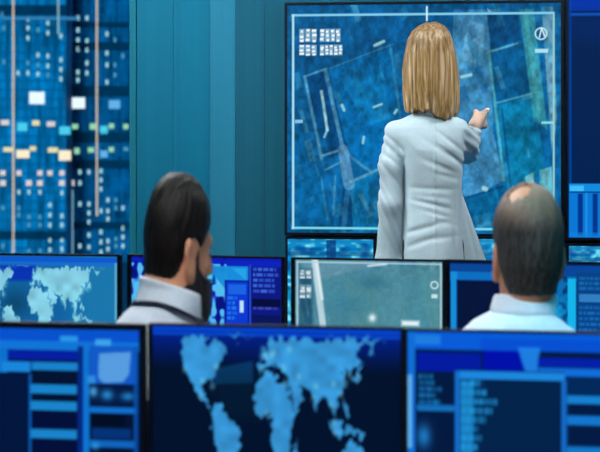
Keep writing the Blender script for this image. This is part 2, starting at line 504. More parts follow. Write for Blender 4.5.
# ------------------------------------------------------------------ the city outside the window
def city():
    D1, D2 = 450.0, 466.0
    facA = mat('blue_glass_facade', (34, 160, 205), 0.6, noise=0.55, nscale=(0.45, 0.09, 0.06), spec=0.1)
    facB = mat('dark_glass_facade', (24, 120, 165), 0.6, noise=0.6, nscale=(0.5, 0.10, 0.10), spec=0.1)
    rib = mat('facade_spandrel', (30, 140, 180), 0.7, noise=0.1, nscale=(0.2, 0.2, 0.2), spec=0.1)
    ribd = mat('facade_dark_band', (10, 78, 105), 0.8, noise=0.2, nscale=(0.2, 0.2, 0.2), spec=0.1)
    k = D1 / F
    X = lambda px, D: (px - 300) / F * D
    Z = lambda py, D: CZ - (py - YH) / F * D
    lights = {
        'warm': emis('lit_window_warm', (255, 240, 205), 1.1), 'white': emis('lit_window_white', (235, 250, 255), 1.15),
        'cyan': emis('lit_window_cyan', (80, 215, 245), 1.0), 'green': emis('lit_window_green', (165, 235, 190), 0.9),
        'yellow': emis('lit_window_yellow', (240, 232, 180), 1.0), 'pink': emis('lit_window_pink', (235, 225, 222), 0.95),
        'blue': emis('lit_window_blue', (110, 195, 250), 0.9), 'pale': emis('lit_window_pale', (170, 225, 235), 0.95),
        'dim': emis('lit_window_dim', (80, 165, 205), 0.9)}
    strip = emis('facade_light_strip', (245, 220, 190), 0.9)
    strip2 = emis('facade_light_strip_pale', (150, 205, 220), 0.9)
    def tower(px0, px1, pytop, D, depth, fm, name, lab):
        t = tag(empty(name, (0, 0, 0)), lab, 'building', 'towers outside the window')
        x0, x1 = X(px0, D), X(px1, D)
        t.location = ((x0 + x1) / 2, D, -40)
        w = (x1 - x0) / 2
        MB().box(-w, w, 0, depth, 0, Z(pytop, D) + 40).build('facade', fm, t)
        return t
    A = tower(-60, 66, -60, D1, 12, facA, 'office_tower', 'bright blue office tower with warm lit windows, beside the window edge of the photo')
    A['label'] = 'bright blue glass office tower with big warm lit windows'
    B = tower(66, 152, -50, D2, 34, facB, 'office_tower', 'darker blue glass office tower next to the teal wall')
    def put(t, D, name, px, py, w, h, m, out=0.25):
        bx = MB().box(-w / 2, w / 2, -out, 0.0, -h / 2, h / 2).build(name, m, t)
        bx.location = (X(px, D) - t.location.x, 0, Z(py, D) + 40)
        return bx
    # floor ledges and mullion fins of both towers
    for t, D, x0, x1, step, fstep in ((A, D1, -60, 66, 9.3, 10.6), (B, D2, 66, 152, 9.3, 9.0)):
        mb = MB()
        k2 = D / F
        cx = t.location.x
        py = -50.0
        while py < 300:
            z = Z(py, D) + 40
            mb.box(X(x0, D) - cx, X(x1, D) - cx, -0.18, 0, z - 0.16, z + 0.16)
            py += step
        px = x0 + 3
        while px < x1:
            mb.box(X(px, D) - cx - 0.16, X(px, D) - cx + 0.16, -0.22, 0, Z(300, D) + 40, Z(-48, D) + 40)
            px += fstep
        g = mb.build('facade_grid', rib, t); g['kind'] = 'stuff'
    for (t, D, x0, x1, ya, yb) in ((A, D1, -60, 66, 5, 15), (A, D1, -60, 66, 231, 239), (B, D2, 66, 152, 22, 27), (B, D2, 66, 152, 42, 50),
                                   (B, D2, 66, 152, 86, 96), (B, D2, 66, 152, 132, 142), (B, D2, 66, 152, 160, 168), (B, D2, 66, 152, 222, 229)):
        put(t, D, 'plant_floor_band', (x0 + x1) / 2, (ya + yb) / 2, (x1 - x0) / F * D, (yb - ya) / F * D, ribd, 0.3)
    put(A, D1, 'roof_ledge_light', 40, 18.5, 76 / F * D1, 3 / F * D1, emis('ledge_glow', (55, 140, 195), 0.9), 0.5)
    small = {}
    W_ = []
    def dots(xs_ys, c):
        for x, ys in xs_ys.items():
            for y in ys: W_.append((x, y, 2.7, 4.6, c))
    dots({28: (19, 28, 38, 73), 48: (23, 33, 56, 66), 61: (36, 60, 69.5, 79), 70: (47, 61, 70, 80), 18: (73,), 38: (55, 74)}, 'pale')
    dots({28: (63,), 38: (30, 65), 48: (75,), 2: (14,), 70.5: (14,), 4: (28, 62)}, 'dim')
    dots({78: (18, 30, 40, 49, 72, 80), 87: (18, 41, 50, 63, 73), 107: (34, 53, 65, 82)}, 'pale')
    dots({115: (65, 75, 40), 123: (56,), 97: (90,)}, 'dim')
    W_ += [(37, 98, 15, 12, 'white'), (78.5, 103, 13, 11, 'white'), (114.5, 104.5, 11, 8.5, 'blue')]
    W_ += [(5, 122.5, 8, 5, 'pink'), (22.5, 127, 10, 8, 'cyan'), (36, 123, 7, 5, 'yellow'), (51, 124, 8, 5, 'pink'), (65, 130.5, 11, 8, 'cyan'), (75, 126.5, 6, 5, 'green'),
           (93, 126.5, 6, 6, 'green'), (104, 130, 7.5, 8, 'cyan'), (111.5, 126, 5, 5, 'green'), (126, 126.5, 5, 5, 'green')]
    W_ += [(8, 149.5, 9, 4.5, 'yellow'), (23, 154, 13, 8, 'warm'), (33, 148.5, 6, 4.5, 'yellow'), (53, 150, 10, 5, 'yellow'), (65, 155.5, 12, 10, 'warm'), (77, 151, 5, 6, 'green'),
           (91, 150, 6, 5, 'green'), (104, 154, 7, 7, 'blue'), (111.5, 149.5, 5, 5, 'green'), (126, 149, 5, 4, 'dim')]
    for x in (3, 19, 40, 50, 62): W_.append((x, 173, 5, 5, 'pink'))
    for x in (3, 29, 40, 62, 71.5): W_.append((x, 183, 5.5, 5.5, 'pink'))
    dots({19: (192,), 29: (192,), 40: (192,), 62: (193, 216, 225, 240, 249), 50: (205, 215, 225, 240, 250), 80: (172, 183, 204, 246), 89: (172, 204, 213, 222, 235, 247)}, 'pale')
    dots({40: (217, 225, 251), 29: (217, 225, 251), 19: (208, 215), 3: (208, 246), 116: (200, 208, 239, 246)}, 'dim')
    dots({101: (171, 180, 189, 211, 232, 242, 252), 108: (200, 211, 219, 241, 249), 123: (208, 228, 237, 246)}, 'pale')
    for (x, y, w, h, c) in W_:
        t, D = (A, D1) if x < 66 or (x < 73 and y > 180) else (B, D2)
        if x > 66 and t is A: t, D = B, D2
        key = (round(w, 1), round(h, 1), c, D)
        if key not in small:
            small[key] = MB().box(-w / 2 / F * D, w / 2 / F * D, -0.3, 0, -h / 2 / F * D, h / 2 / F * D).mesh('lit_window')
            small[key].materials.append(lights[c])
        o = link('lit_window', small[key], None, t)
        o.location = (X(x, D) - t.location.x, 0, Z(y, D) + 40)
    for (t, D, px, ya, yb, w, m) in ((A, D1, 13.5, -40, 300, 1.3, strip), (A, D1, 58.5, -40, 34, 1.5, strip2), (B, D2, 97, -40, 216, 1.3, strip), (B, D2, 72.5, 190, 300, 1.2, strip2)):
        put(t, D, 'light_strip', px, (ya + yb) / 2, w / F * D, (yb - ya) / F * D, m, 0.6)
    # the rest of the street front, seen only from other positions
    gt = np.random.default_rng(5)
    px = -60.0
    spans = []
    for sgn, start in ((-1, -62.0), (1, 156.0)):
        px = start
        for k in range(5 if sgn < 0 else 4):
            wpx = gt.uniform(80, 130)
            spans.append((px, px + wpx) if sgn > 0 else (px - wpx, px)); px += sgn * (wpx + gt.uniform(26, 34))
    kinds = ['slim', 'broad', 'stepped', 'tall', 'plain', 'square', 'narrow', 'wide', 'low']
    for i, (a, b) in enumerate(spans):
        D = 455.0 + 9 * (i % 3)
        t = tower(a, b, gt.uniform(-110, 20), D, 22, facA if i % 2 else facB, 'office_tower', '%s blue office tower farther along the street outside the window' % kinds[i])
        for c in ('pale', 'warm', 'dim'):
            mb = MB()
            n = 0
            for x in np.arange(a + 6, b - 4, 9.0):
                for y in np.arange(30.0, 262.0, 9.3):
                    if gt.random() < 0.13:
                        xx, zz = X(x, D) - t.location.x, Z(y, D) + 40
                        mb.box(xx - 0.5, xx + 0.5, -0.3, 0, zz - 0.8, zz + 0.8); n += 1
            o = mb.build('lit_windows', lights[c], t); o['kind'] = 'stuff'
    gr = hull_prism('ground_outside', [(-400, 20), (400, 20), (400, 900), (-400, 900)], -41, -40, ribd)
city()

# ------------------------------------------------------------------ displays
def desk_monitor(x0, x1, ytop, d, yaw_deg, height, r, label, desk_z, group, tb=0.5):
    """x0..x1, ytop: outer edges of the housing as seen at depth d"""
    yaw = math.radians(yaw_deg)
    xc = (x0 + x1) / 2
    c = W(xc, ytop, d)
    wd = (x1 - x0) / F * d / math.cos(yaw)
    zt = c[2]
    e = tag(empty('monitor', (c[0], c[1], desk_z), -yaw), label, 'monitor', group)
    top = zt - desk_z
    bot = top - height
    bz = 4.0 / F * d
    h = MB()
    h.box(-wd/2, wd/2, 0.008, 0.016, bot, top, 0.002)
    h.box(-wd/2, -wd/2 + bz, -0.004, 0.008, bot, top)
    h.box(wd/2 - bz, wd/2, -0.004, 0.008, bot, top)
    h.box(-wd/2 + bz, wd/2 - bz, -0.004, 0.008, top - bz * tb, top)
    h.box(-wd/2 + bz, wd/2 - bz, -0.004, 0.008, bot, bot + bz * 1.5)
    h.build('housing', M['bezel'], e)
    MB().box(-wd*0.3, wd*0.3, 0.016, 0.052, bot + height*0.15, top - height*0.2, 0.008).build('rear_cover', M['black'], e)
    sw = wd - 2 * bz; sh = height - (1.5 + tb) * bz
    bake(r, sw, sh, 'screen', e, -sw/2, bot + bz * 1.5, 0.0055)
    MB().box(-0.03, 0.03, 0.052, 0.072, 0.012, bot + height * 0.45, 0.003).build('stand_neck', M['black'], e)
    MB().box(-0.11, 0.11, -0.11, 0.085, 0.0, 0.012, 0.004).build('stand_base', M['black'], e)
    return e

def wall_display(px0, py0, px1, py1, r, label, bez=3.0, group='wall displays', zc=None):
    t = 0.075
    (ua, zb), (ub, _) = wuv(px0, py1, t), wuv(px1, py1, t)
    zt = wuv((px0 + px1) / 2, py0, t)[1]
    zb = wuv((px0 + px1) / 2, py1, t)[1]
    p = O + N * t + U * (ua + ub) / 2
    wd = ub - ua; hh = zt - zb
    b = bez / F * 6.15
    e = tag(empty('wall_display', (p[0], p[1], zb), WALL_RZ), label, 'display', group)
    h = MB()
    h.box(-wd/2, wd/2, 0.006, 0.035, 0, hh, 0.003)
    h.box(-wd/2, -wd/2 + b, -0.006, 0.006, 0, hh); h.box(wd/2 - b, wd/2, -0.006, 0.006, 0, hh)
    h.box(-wd/2 + b, wd/2 - b, -0.006, 0.006, 0, b); h.box(-wd/2 + b, wd/2 - b, -0.006, 0.006, hh - b, hh)
    h.build('housing', M['bezel'], e)
    MB().box(-wd*0.25, wd*0.25, 0.035, 0.058, hh*0.2, hh*0.8).build('wall_bracket', M['black'], e)
    bake(r, wd - 2*b, hh - 2*b, 'screen', e, -wd/2 + b, b, 0.003)
    return e

def glyphs(r, x0, y0, x1, y1, n, col, a, seed):
    g = np.random.default_rng(seed)
    w = (x1 - x0) / n
    for i in range(n):
        xa = x0 + i * w
        r.rect(xa, y0, xa + w * 0.86, y1, col, a * 0.7, 1.0)
        for j in range(3):
            yy = y0 + (y1 - y0) * (j + g.uniform(0, 0.6)) / 3
            r.rect(xa + g.uniform(0, w * 0.3), yy, xa + w * g.uniform(0.5, 0.86), yy + (y1 - y0) * 0.18, (255, 255, 255), a)

def aerial(r, cx0, cy0, sx, sy, tint):
    """aerial street picture; T maps the big display's units to r's units"""
    def T(p): return (cx0 + (p[0] - 287) * sx, cy0 + (p[1] - 4) * sy)
    def P(pts, col, a): r.poly([T(p) for p in pts], tint(col), a, 1.6)
    def L(x0, y0, x1, y1, w, col, a):
        p, q = T((x0, y0)), T((x1, y1)); r.line(p[0], p[1], q[0], q[1], w * (sx + sy) / 2, tint(col), a, 1.6)
    # blocks of ground
    P([(287, 4), (400, 4), (470, 4), (480, 40), (420, 55), (330, 70), (287, 90)], (6, 84, 150), 0.8)
    P([(305, 76), (326, 70), (352, 150), (326, 160)], (4, 72, 138), 1)
    P([(330, 68), (392, 48), (404, 150), (360, 168), (346, 140)], (4, 100, 176), 1)
    P([(352, 80), (384, 72), (392, 118), (362, 128)], (8, 112, 186), .9)
    P([(300, 120), (320, 160), (330, 232), (287, 232), (287, 130)], (6, 92, 160), 1)
    P([(356, 180), (386, 168), (400, 232), (352, 232), (344, 200)], (10, 110, 178), 1)
    P([(344, 186), (352, 184), (354, 232), (338, 232)], (4, 70, 130), 1)
    P([(455, 10), (500, 10), (492, 60), (494, 130), (505, 180), (470, 200), (450, 180)], (66, 134, 196), .9)
    P([(470, 20), (486, 26), (484, 66), (462, 60)], (100, 158, 212), .7)
    P([(490, 52), (524, 42), (536, 96), (498, 104)], (6, 84, 146), 1)
    P([(498, 106), (534, 96), (546, 170), (508, 190)], (8, 112, 168), 1)
    P([(488, 14), (518, 14), (522, 40), (492, 50)], (6, 74, 138), 1)
    P([(520, 10), (534, 10), (548, 130), (534, 120)], (52, 140, 170), .9)
    P([(542, 8), (553, 8), (557, 120), (552, 150)], (130, 170, 206), .75)
    P([(462, 198), (502, 186), (504, 226), (462, 226)], (6, 88, 146), .95)
    P([(508, 190), (550, 170), (554, 228), (508, 228)], (14, 104, 160), .8)
    P([(540, 170), (552, 166), (555, 230), (540, 230)], (110, 176, 200), .8)
    P([(526, 176), (534, 172), (536, 200), (526, 200)], (150, 205, 220), .7)
    # roads and walls
    L(326, 70, 344, 150, 4, (84, 150, 206), .8); L(344, 150, 350, 185, 11, (96, 142, 196), .75)
    L(350, 178, 344, 232, 5, (60, 130, 190), .5)
    L(305, 76, 327, 68, 2, (90, 160, 212), .8); L(305, 76, 322, 158, 3, (96, 160, 210), .75)
    L(322, 156, 338, 151, 2.5, (110, 170, 214), .8); L(322, 91, 328, 130, 3, (178, 216, 240), .9); L(328, 130, 325, 137, 2.5, (150, 200, 232), .8)
    L(330, 68, 394, 44, 1.5, (60, 140, 200), .7); L(345, 152, 372, 172, 3, (100, 160, 208), .6)
    L(352, 182, 392, 164, 3, (110, 170, 216), .7); L(326, 170, 342, 162, 2, (110, 170, 214), .6)
    L(392, 48, 402, 120, 2.5, (60, 140, 196), .7); L(322, 178, 328, 220, 2, (70, 150, 200), .5); L(336, 176, 334, 215, 2, (90, 160, 208), .5)
    L(362, 196, 372, 215, 4, (110, 165, 210), .5); L(378, 205, 388, 222, 8, (96, 156, 206), .5)
    L(490, 52, 505, 180, 3, (96, 176, 200), .7); L(488, 53, 518, 44, 2, (120, 180, 210), .7); L(498, 103, 540, 92, 1.8, (90, 170, 200), .7)
    L(503, 110, 512, 190, 2, (10, 70, 130), .8); L(526, 14, 540, 112, 4, (80, 160, 180), .5)
    L(462, 200, 504, 186, 2, (8, 66, 120), .8)
    g = np.random.default_rng(91)
    ca, sa = math.cos(-0.29), math.sin(-0.29)
    for _ in range(150):
        x, y = g.uniform(290, 556), g.uniform(8, 230)
        hw, hh = g.uniform(1.5, 9), g.uniform(1.5, 8)
        if g.random() < 0.5: hw, hh = hh * 0.5, hw * 1.6
        col = [(4, 64, 124), (20, 120, 186), (60, 140, 196), (6, 84, 150), (96, 160, 206)][int(g.integers(0, 5))]
        P([(x + ca * a - sa * b, y + sa * a + ca * b) for a, b in ((-hw, -hh), (hw, -hh), (hw, hh), (-hw, hh))], col, g.uniform(.15, .45))
    n1 = r.noise(5 * sx, 7 * sy, 5); n2 = r.noise(2.2 * sx, 3 * sy, 6); n3 = r.noise(22 * sx, 26 * sy, 8)
    k = 0.62 + 0.36 * n1 + 0.22 * n2 + 0.26 * n3
    r.a *= np.clip(k * 0.93, 0.5, 1.18)[..., None]
    for (x, y, dx, dy, w) in ((376, 45, 9, -4, 4), (375, 107, 8, -3, 3), (396, 113, 2, -3, 3.5), (463, 77, 9, -2, 4), (343, 105, 2, 5, 4), (364, 143, 1, -6, 3.5), (485, 188, 2, 1, 6)):
        L(x, y, x + dx, y + dy, w * 0.8, (180, 220, 242), .75)
    return T

def big_screen():
    r = Raster(287.2, 4.1, 560.9, 233.4, 1.5, (8, 96, 154))
    aerial(r, 287, 4, 1, 1, lambda c: (c[0], c[1] * 1.04, c[2] * 0.95))
    wh = (170, 222, 240)
    r.rect(291.5, 12.8, 554, 15.2, (130, 205, 235)); r.rect(291.5, 227.6, 554, 230, (120, 215, 235))
    r.rect(292.0, 13, 294.4, 230, wh); r.rect(553, 13, 555, 230, (150, 205, 205))
    r.rect(427.4, 6, 429.2, 21, (210, 240, 250)); r.rect(295, 119.5, 303, 123, (150, 205, 235), .9)
    r.rect(542, 121.5, 554, 124, (130, 220, 235)); r.poly([(488, 8), (494, 14), (490, 15)], (120, 190, 220), .8)
    glyphs(r, 299.5, 28, 318, 41, 3, (200, 228, 245), .95, 1); glyphs(r, 320.5, 28, 342, 41, 4, (205, 230, 248), .95, 2)
    glyphs(r, 299.5, 44, 318, 54.5, 3, (200, 228, 245), .95, 3); glyphs(r, 320.5, 44, 344, 54.5, 5, (205, 230, 248), .95, 4)
    r.ring(541.5, 34.5, 5.6, 1.6, (185, 230, 240)); r.line(540, 38, 542, 29, 1.4, (220, 240, 245)); r.line(542, 29, 545, 37, 1.4, (220, 240, 245))
    r.rect(535.5, 49.5, 548.5, 53.5, (175, 225, 235))
    return r

def right_screen():
    r = Raster(567.9, -21.6, 761.6, 238.6, 1.2, (2, 34, 82))
    r.rect(569, -20, 760, 10, (0, 52, 168)); r.rect(569, 12, 760, 15, (10, 92, 205)); r.rect(569, -20, 571.5, 238, (0, 70, 165), .8)
    r.rect(571, 15, 760, 40, (0, 40, 110), .6, 20)
    r.rect(569, 184, 760, 192, (16, 140, 225)); r.rect(570, 186, 584, 191.5, (60, 190, 250))
    r.rect(569, 193, 760, 238, (8, 120, 214))
    for i, x in enumerate(range(578, 760, 15)):
        r.rect(x, 194, x + 5, 236, (2, 52, 140)); r.rect(x + 8, 193, x + 9.3, 238, (50, 160, 235), .8)
    r.rect(569, 233, 760, 238, (20, 130, 220), .6)
    return r

def lower_screen(x0, x1, seed, seg=None):
    r = Raster(x0, 239.2, x1, 331.8, 1.3, (10, 140, 200))
    n = r.noise(5, 3.5, seed); n2 = r.noise(11, 5, seed + 1)
    r.mix((n - 0.40) * 2.4, (130, 235, 250), .9); r.mix((n2 - 0.5) * 2.2, (0, 66, 140), .8)
    r.rect(x0, 240, x1, 243, (20, 130, 190), .8)
    if seg:
        r.rect(seg - 1.5, 240, seg + 8, 330, (4, 60, 125), .8)
    r.rect(x0, 252, x1, 256, (10, 60, 110), .5)
    return r

wall_display(284.6, 1.5, 563.5, 236.0, big_screen(), 'large wall display with blue aerial map and white border, behind the standing woman', 2.6)
wall_display(565.5, -24, 764, 241, right_screen(), 'dark navy wall display with bright blue bars, cut off by the photo edge', 2.4)
wall_display(285.5, 237, 375.5, 334, lower_screen(288, 373, 11, 328), 'small cyan wall display below the big map, beside the woman\'s hanging arm', 2.2)
wall_display(377, 237, 470, 334, lower_screen(380, 468, 21), 'small cyan wall display hidden behind the standing woman', 2.2)
wall_display(471.5, 237, 563.5, 334, lower_screen(474, 561, 31), 'small cyan wall display behind the balding man\'s head', 2.2)
wall_display(565.5, 243, 660, 334, lower_screen(568, 658, 41), 'small cyan wall display under the dark navy display', 3.2)

# ---- front row pictures
def pic_front_left():
    r = Raster(-111, 328.0, 143.2, 496, 0.9, (2, 18, 50))
    r.rect(-112, 326, 140, 341, (8, 82, 205)); r.rect(-110, 341, 140, 350, (16, 116, 215)); r.rect(60, 335, 78, 341, (40, 150, 232)); r.rect(96, 338, 112, 345, (60, 165, 235))
    r.rect(6, 350, 80, 360, (4, 30, 160)); r.rect(-110, 350, 6, 373, (12, 112, 205)); r.rect(0, 362, 30, 372, (24, 134, 220))
    r.rect(31, 362, 78, 370, (24, 130, 205)); r.rect(-110, 374, 28, 512, (1, 22, 62)); r.rect(28, 374, 31, 512, (10, 96, 190), .9)
    for y in (384, 401, 429, 457, 474): r.rect(30, y, 77, y + 9, (24, 132, 204)); 
    r.rect(31, 410, 77, 428, (2, 14, 58), .9); r.rect(31, 440, 77, 452, (2, 14, 58), .9)
    r.rect(78, 345, 84, 512, (3, 40, 130)); r.rect(84, 348, 90, 512, (14, 116, 210))
    r.rect(90, 344, 138, 382, (16, 90, 200)); 
    r.poly([(100, 352), (132, 350), (130, 372), (124, 380), (104, 381), (99, 376)], (90, 160, 225), .95)
    r.rect(88, 374, 96, 382, (60, 160, 235), .7); r.rect(90, 384, 138, 404, (2, 24, 66)); r.blob(94, 390, 4, 5, (80, 180, 240), .9); r.blob(108, 393, 6, 5, (40, 150, 225), .9); r.blob(129, 394, 7, 4, (40, 150, 225), .8)
    r.rect(90, 405, 138, 411, (16, 110, 205)); r.rect(92, 412, 126, 424, (1, 12, 36)); r.rect(93, 426, 132, 436, (4, 50, 120)); r.rect(90, 438, 136, 445, (14, 100, 190)); r.blob(96, 444, 4, 4, (50, 160, 230), .8)
    r.rect(135, 344, 139, 512, (10, 84, 180), .8)
    return r
def pic_front_map():
    r = Raster(150.4, 327.6, 398.5, 503.4, 1.0, (1, 16, 44))
    fade = np.clip((372 - r.Y) / 36, 0, 1)
    r.mix(fade, (2, 34, 150), .9)
    r.rect(150, 329, 399, 337, (8, 74, 205)); r.rect(150, 332, 399, 334.5, (2, 46, 170), .9)
    r.poly([(206, 372), (252, 362), (252, 384), (214, 386)], (8, 66, 120), .75)
    r.rect(215, 372, 255, 420, (4, 40, 60), .35, 18)
    world_map(r, lambda lo: 181 + (lo + 125) * .664, lambda la: 375 + (36 - la) * 1.36, (58, 158, 226), GLOW, 63)
    return r
def pic_front_right():
    r = Raster(409, 333.4, 656, 515, 0.9, (2, 26, 70))
    r.rect(407, 334, 656, 352, (8, 92, 215)); r.rect(416, 337, 442, 347, (30, 124, 225)); r.rect(482, 340, 656, 352, (6, 80, 210)); r.rect(407, 334, 416, 518, (16, 110, 215)); r.rect(407.5, 378, 413, 452, (110, 186, 235), .85)
    r.rect(418, 355, 482, 374, (2, 26, 160)); r.rect(484, 352, 524, 372, (0, 14, 170)); r.poly([(518, 348), (540, 348), (537, 374), (526, 374)], (30, 130, 230), .95); r.rect(538, 358, 656, 367, (3, 30, 170)); r.rect(538, 368, 656, 376, (16, 110, 220))
    r.rect(418, 374, 456, 518, (2, 24, 64)); r.lines(420, 377, 446, 410, 6.5, 4.5, (24, 130, 200), .9, 3, (.5, 1)); r.rect(418, 408, 456, 414, (20, 120, 200), .9); r.blob(425, 440, 7, 12, (30, 130, 205), .9)
    r.rect(456, 372, 564, 518, (2, 34, 74)); r.rect(456, 373, 564, 381, (28, 134, 222)); r.rect(456, 373, 461, 518, (20, 110, 205)); r.rect(561, 380, 566, 518, (20, 106, 200))
    r.lines(462, 382, 500, 454, 9.2, 6.4, (30, 150, 220), .95, 8, (.35, 1)); r.rect(462, 384, 474, 518, (30, 150, 220), .75)
    r.rect(480, 384, 488, 392, (8, 40, 90), .5)
    r.rect(566, 376, 656, 518, (2, 40, 90)); r.rect(566, 395, 656, 403, (22, 128, 210)); r.rect(566, 415, 656, 424, (18, 118, 205)); r.rect(566, 446, 656, 455, (18, 118, 200)); r.rect(568, 404, 656, 414, (2, 22, 62), .8); r.rect(568, 426, 656, 444, (2, 20, 56), .7)
    return r
# ---- second row pictures
def pic_mid_map():
    r = Raster(-50, 255.6, 118.8, 347, 1.5, (16, 98, 160))
    r.mix(np.clip((r.X - 60) / 30, 0, 1), (26, 118, 172), 1)
    r.rect(-50, 257, 119, 262, (14, 88, 205)); r.rect(-50, 262, 119, 266, (22, 110, 205), .9); r.rect(-50, 266, 34, 281, (6, 46, 180), .9, 4)
    r.blob(14, 304, 16, 14, (10, 66, 100), .8)
    world_map(r, lambda lo: 27 + (lo + 17) * .40, lambda la: 287 + (36 - la) * .80, (140, 218, 242), GLOW, 60, -170)
    r.rect(115.5, 262, 119, 320, (110, 185, 215), .7)
    return r
def pic_mid_panels():
    r = Raster(129.5, 257.6, 281.5, 350, 1.6, (14, 30, 170))
    r.rect(129, 260, 281, 266, (12, 34, 190)); r.rect(206, 266, 248, 283, (24, 140, 220)); r.poly([(232, 268), (246, 268), (246, 280)], (40, 170, 235), .8)
    n = r.noise(4.2, 6.0, 77)
    m = np.clip((n - 0.42) * 7, 0, 1) * ((r.X < 226) & (r.Y > 264))
    r.mix(m * (r.X < 226), (90, 205, 245), .9); r.mix(np.clip((0.36 - n) * 8, 0, 1) * (r.X < 226), (4, 16, 110), .8)
    r.poly([(200, 266), (226, 266), (226, 290), (214, 276)], (24, 140, 216), .95)
    r.rect(225, 280, 249, 325, (10, 58, 210)); r.frame(224.5, 280, 249, 325, (5, 20, 130), 1.3); r.rect(228, 284, 246, 294, (30, 110, 230), .8); r.lines(227, 296, 238, 322, 5, 3.2, (40, 140, 240), .8, 5, (.5, 1))
    r.rect(239.5, 300, 243.5, 312, (190, 225, 245)); r.rect(250, 266, 281, 325, (12, 24, 130)); r.rect(249.4, 264, 250.6, 325, (40, 90, 220))
    r.lines(253, 267, 279, 297, 5.4, 3.2, (60, 110, 230), .95, 6, (.75, 1)); r.rect(252, 298, 280, 306, (4, 12, 60)); r.lines(253, 306, 279, 312, 5, 2.5, (70, 80, 190), .9, 9, (.5, 1)); r.rect(252, 314, 280, 325, (6, 20, 80), .8)
    return r
def pic_mid_aerial():
    r = Raster(295, 260.6, 441, 355.4, 1.6, (84, 142, 154))
    aerial(r, 285, 255, .56, .48, lambda c: (50 + c[0] * .45, 62 + c[1] * .62, 80 + c[2] * .52))
    r.a = r.a * 0.72 + np.array((88, 146, 156)) * 0.28
    r.poly([(312, 282), (400, 264), (440, 270), (440, 336), (312, 336)], (78, 140, 152), .66, 6)
    r.poly([(296, 260), (400, 260), (330, 278), (312, 284)], (112, 158, 172), .6, 4)
    r.line(314, 258, 324, 336, 6.5, (190, 216, 226), .95, 2); r.line(316, 262, 322, 300, 3, (225, 240, 244), .9, 2)
    r.rect(296, 262.5, 440, 264, (180, 210, 220), .9); r.rect(296, 262, 298, 336, (170, 205, 216), .9); r.rect(438.4, 262, 440, 336, (180, 210, 220), .9)
    r.line(368, 266, 386, 264, 2, (205, 228, 235), .9)
    r.rect(299, 270, 312, 336, (12, 60, 86), .55, 3)
    glyphs(r, 299.5, 271, 312, 280, 2, (200, 225, 232), .7, 12); glyphs(r, 299.5, 286, 312, 300, 2, (190, 215, 225), .7, 13)
    r.blob(372, 283, 16, 7, (30, 96, 130), .5); r.blob(350, 305, 20, 12, (40, 110, 140), .4); r.blob(372, 318, 3.5, 4, (235, 248, 250), .95); r.rect(401, 320, 418, 325, (235, 246, 250), .95, 3)
    r.ring(433, 284, 3.4, 1.5, (210, 232, 238), .9); r.rect(430, 293, 436, 297, (210, 232, 238), .9)
    return r
def pic_mid_right():
    r = Raster(450.5, 263, 604, 359.7, 1.6, (4, 30, 84))
    r.rect(451, 265, 604, 281, (8, 70, 150)); r.rect(451, 273, 500, 282, (12, 110, 190)); r.rect(451.5, 273, 458, 340, (22, 140, 214)); r.rect(458, 282, 512, 340, (4, 20, 58)); r.frame(457, 281, 513, 341, (6, 60, 140), 1)
    r.rect(513, 276, 574, 340, (8, 108, 176)); n = r.noise(4, 4, 55); r.mix(np.clip((n - .5) * 5, 0, 1) * ((r.X > 535) & (r.X < 566) & (r.Y > 276)), (4, 44, 100), .85)
    r.rect(566, 278, 574, 330, (20, 180, 235)); r.blob(556, 312, 6, 12, (16, 168, 226), .8); r.rect(575, 272, 604, 340, (6, 66, 132)); r.rect(577, 293, 604, 301, (60, 140, 210), .8)
    r.lines(577, 276, 603, 290, 5, 3, (24, 110, 180), .9, 15, (.6, 1)); r.lines(577, 305, 603, 335, 5.5, 3, (24, 110, 190), .9, 16, (.5, 1))
    return r

G1, G2 = 'monitors on the front desk', 'monitors on the second desk'
DZ1, DZ2 = 0.62, 0.62
HM = 0.345
desk_monitor(-115, 147.3, 322.0, 2.680, 8, HM, pic_front_left(), 'front-row monitor with blue list panels and dark windows, beside the map monitor', DZ1, G1, 1.5)
desk_monitor(146.4, 403.2, 325.6, 2.628, 8, HM, pic_front_map(), 'front-row monitor showing a glowing blue world map on near-black', DZ1, G1)
desk_monitor(405.0, 660, 331.4, 2.547, 8, HM, pic_front_right(), 'front-row monitor with overlapping blue panels below the balding man', DZ1, G1)
desk_monitor(-54, 122.8, 253.6, 4.23, 8, 0.30, pic_mid_map(), 'second-row monitor with pale cyan world map under the window', DZ2, G2)
desk_monitor(125.5, 285.5, 255.6, 4.190, 11, 0.30, pic_mid_panels(), 'second-row monitor with deep blue panels in front of the bearded man', DZ2, G2)
desk_monitor(291, 445, 258.6, 4.085, 11, 0.30, pic_mid_aerial(), 'second-row monitor with washed-out grey-teal aerial map below the woman', DZ2, G2)
desk_monitor(447.2, 608, 261.0, 4.010, 11, 0.30, pic_mid_right(), 'second-row monitor with dark blue windows behind the balding man', DZ2, G2)

# ------------------------------------------------------------------ desks
def desk(cx, cy, w, dep, z, rz, label):
    e = tag(empty('desk', (cx, cy, 0), rz), label, 'desk', 'long desks')
    MB().box(-w/2, w/2, -dep/2, dep/2, z - 0.03, z, 0.004).build('worktop', M['desk'], e)
    for s in (-1, 1):
        MB().box(s*(w/2 - 0.06) - 0.02, s*(w/2 - 0.06) + 0.02, -dep/2 + 0.05, dep/2 - 0.05, 0, z - 0.03, 0.003).build('leg', M['black'], e)
    MB().box(-w/2 + 0.08, w/2 - 0.08, 0.0, 0.02, 0.25, z - 0.03).build('modesty_panel', M['desk'], e)
desk(-0.06, 2.27, 2.3, 0.78, DZ1, -math.radians(8), 'long dark desk carrying the front-row monitors')
desk(0.0, 4.03, 2.9, 0.86, DZ2, -math.radians(11), 'long dark desk carrying the second-row monitors')

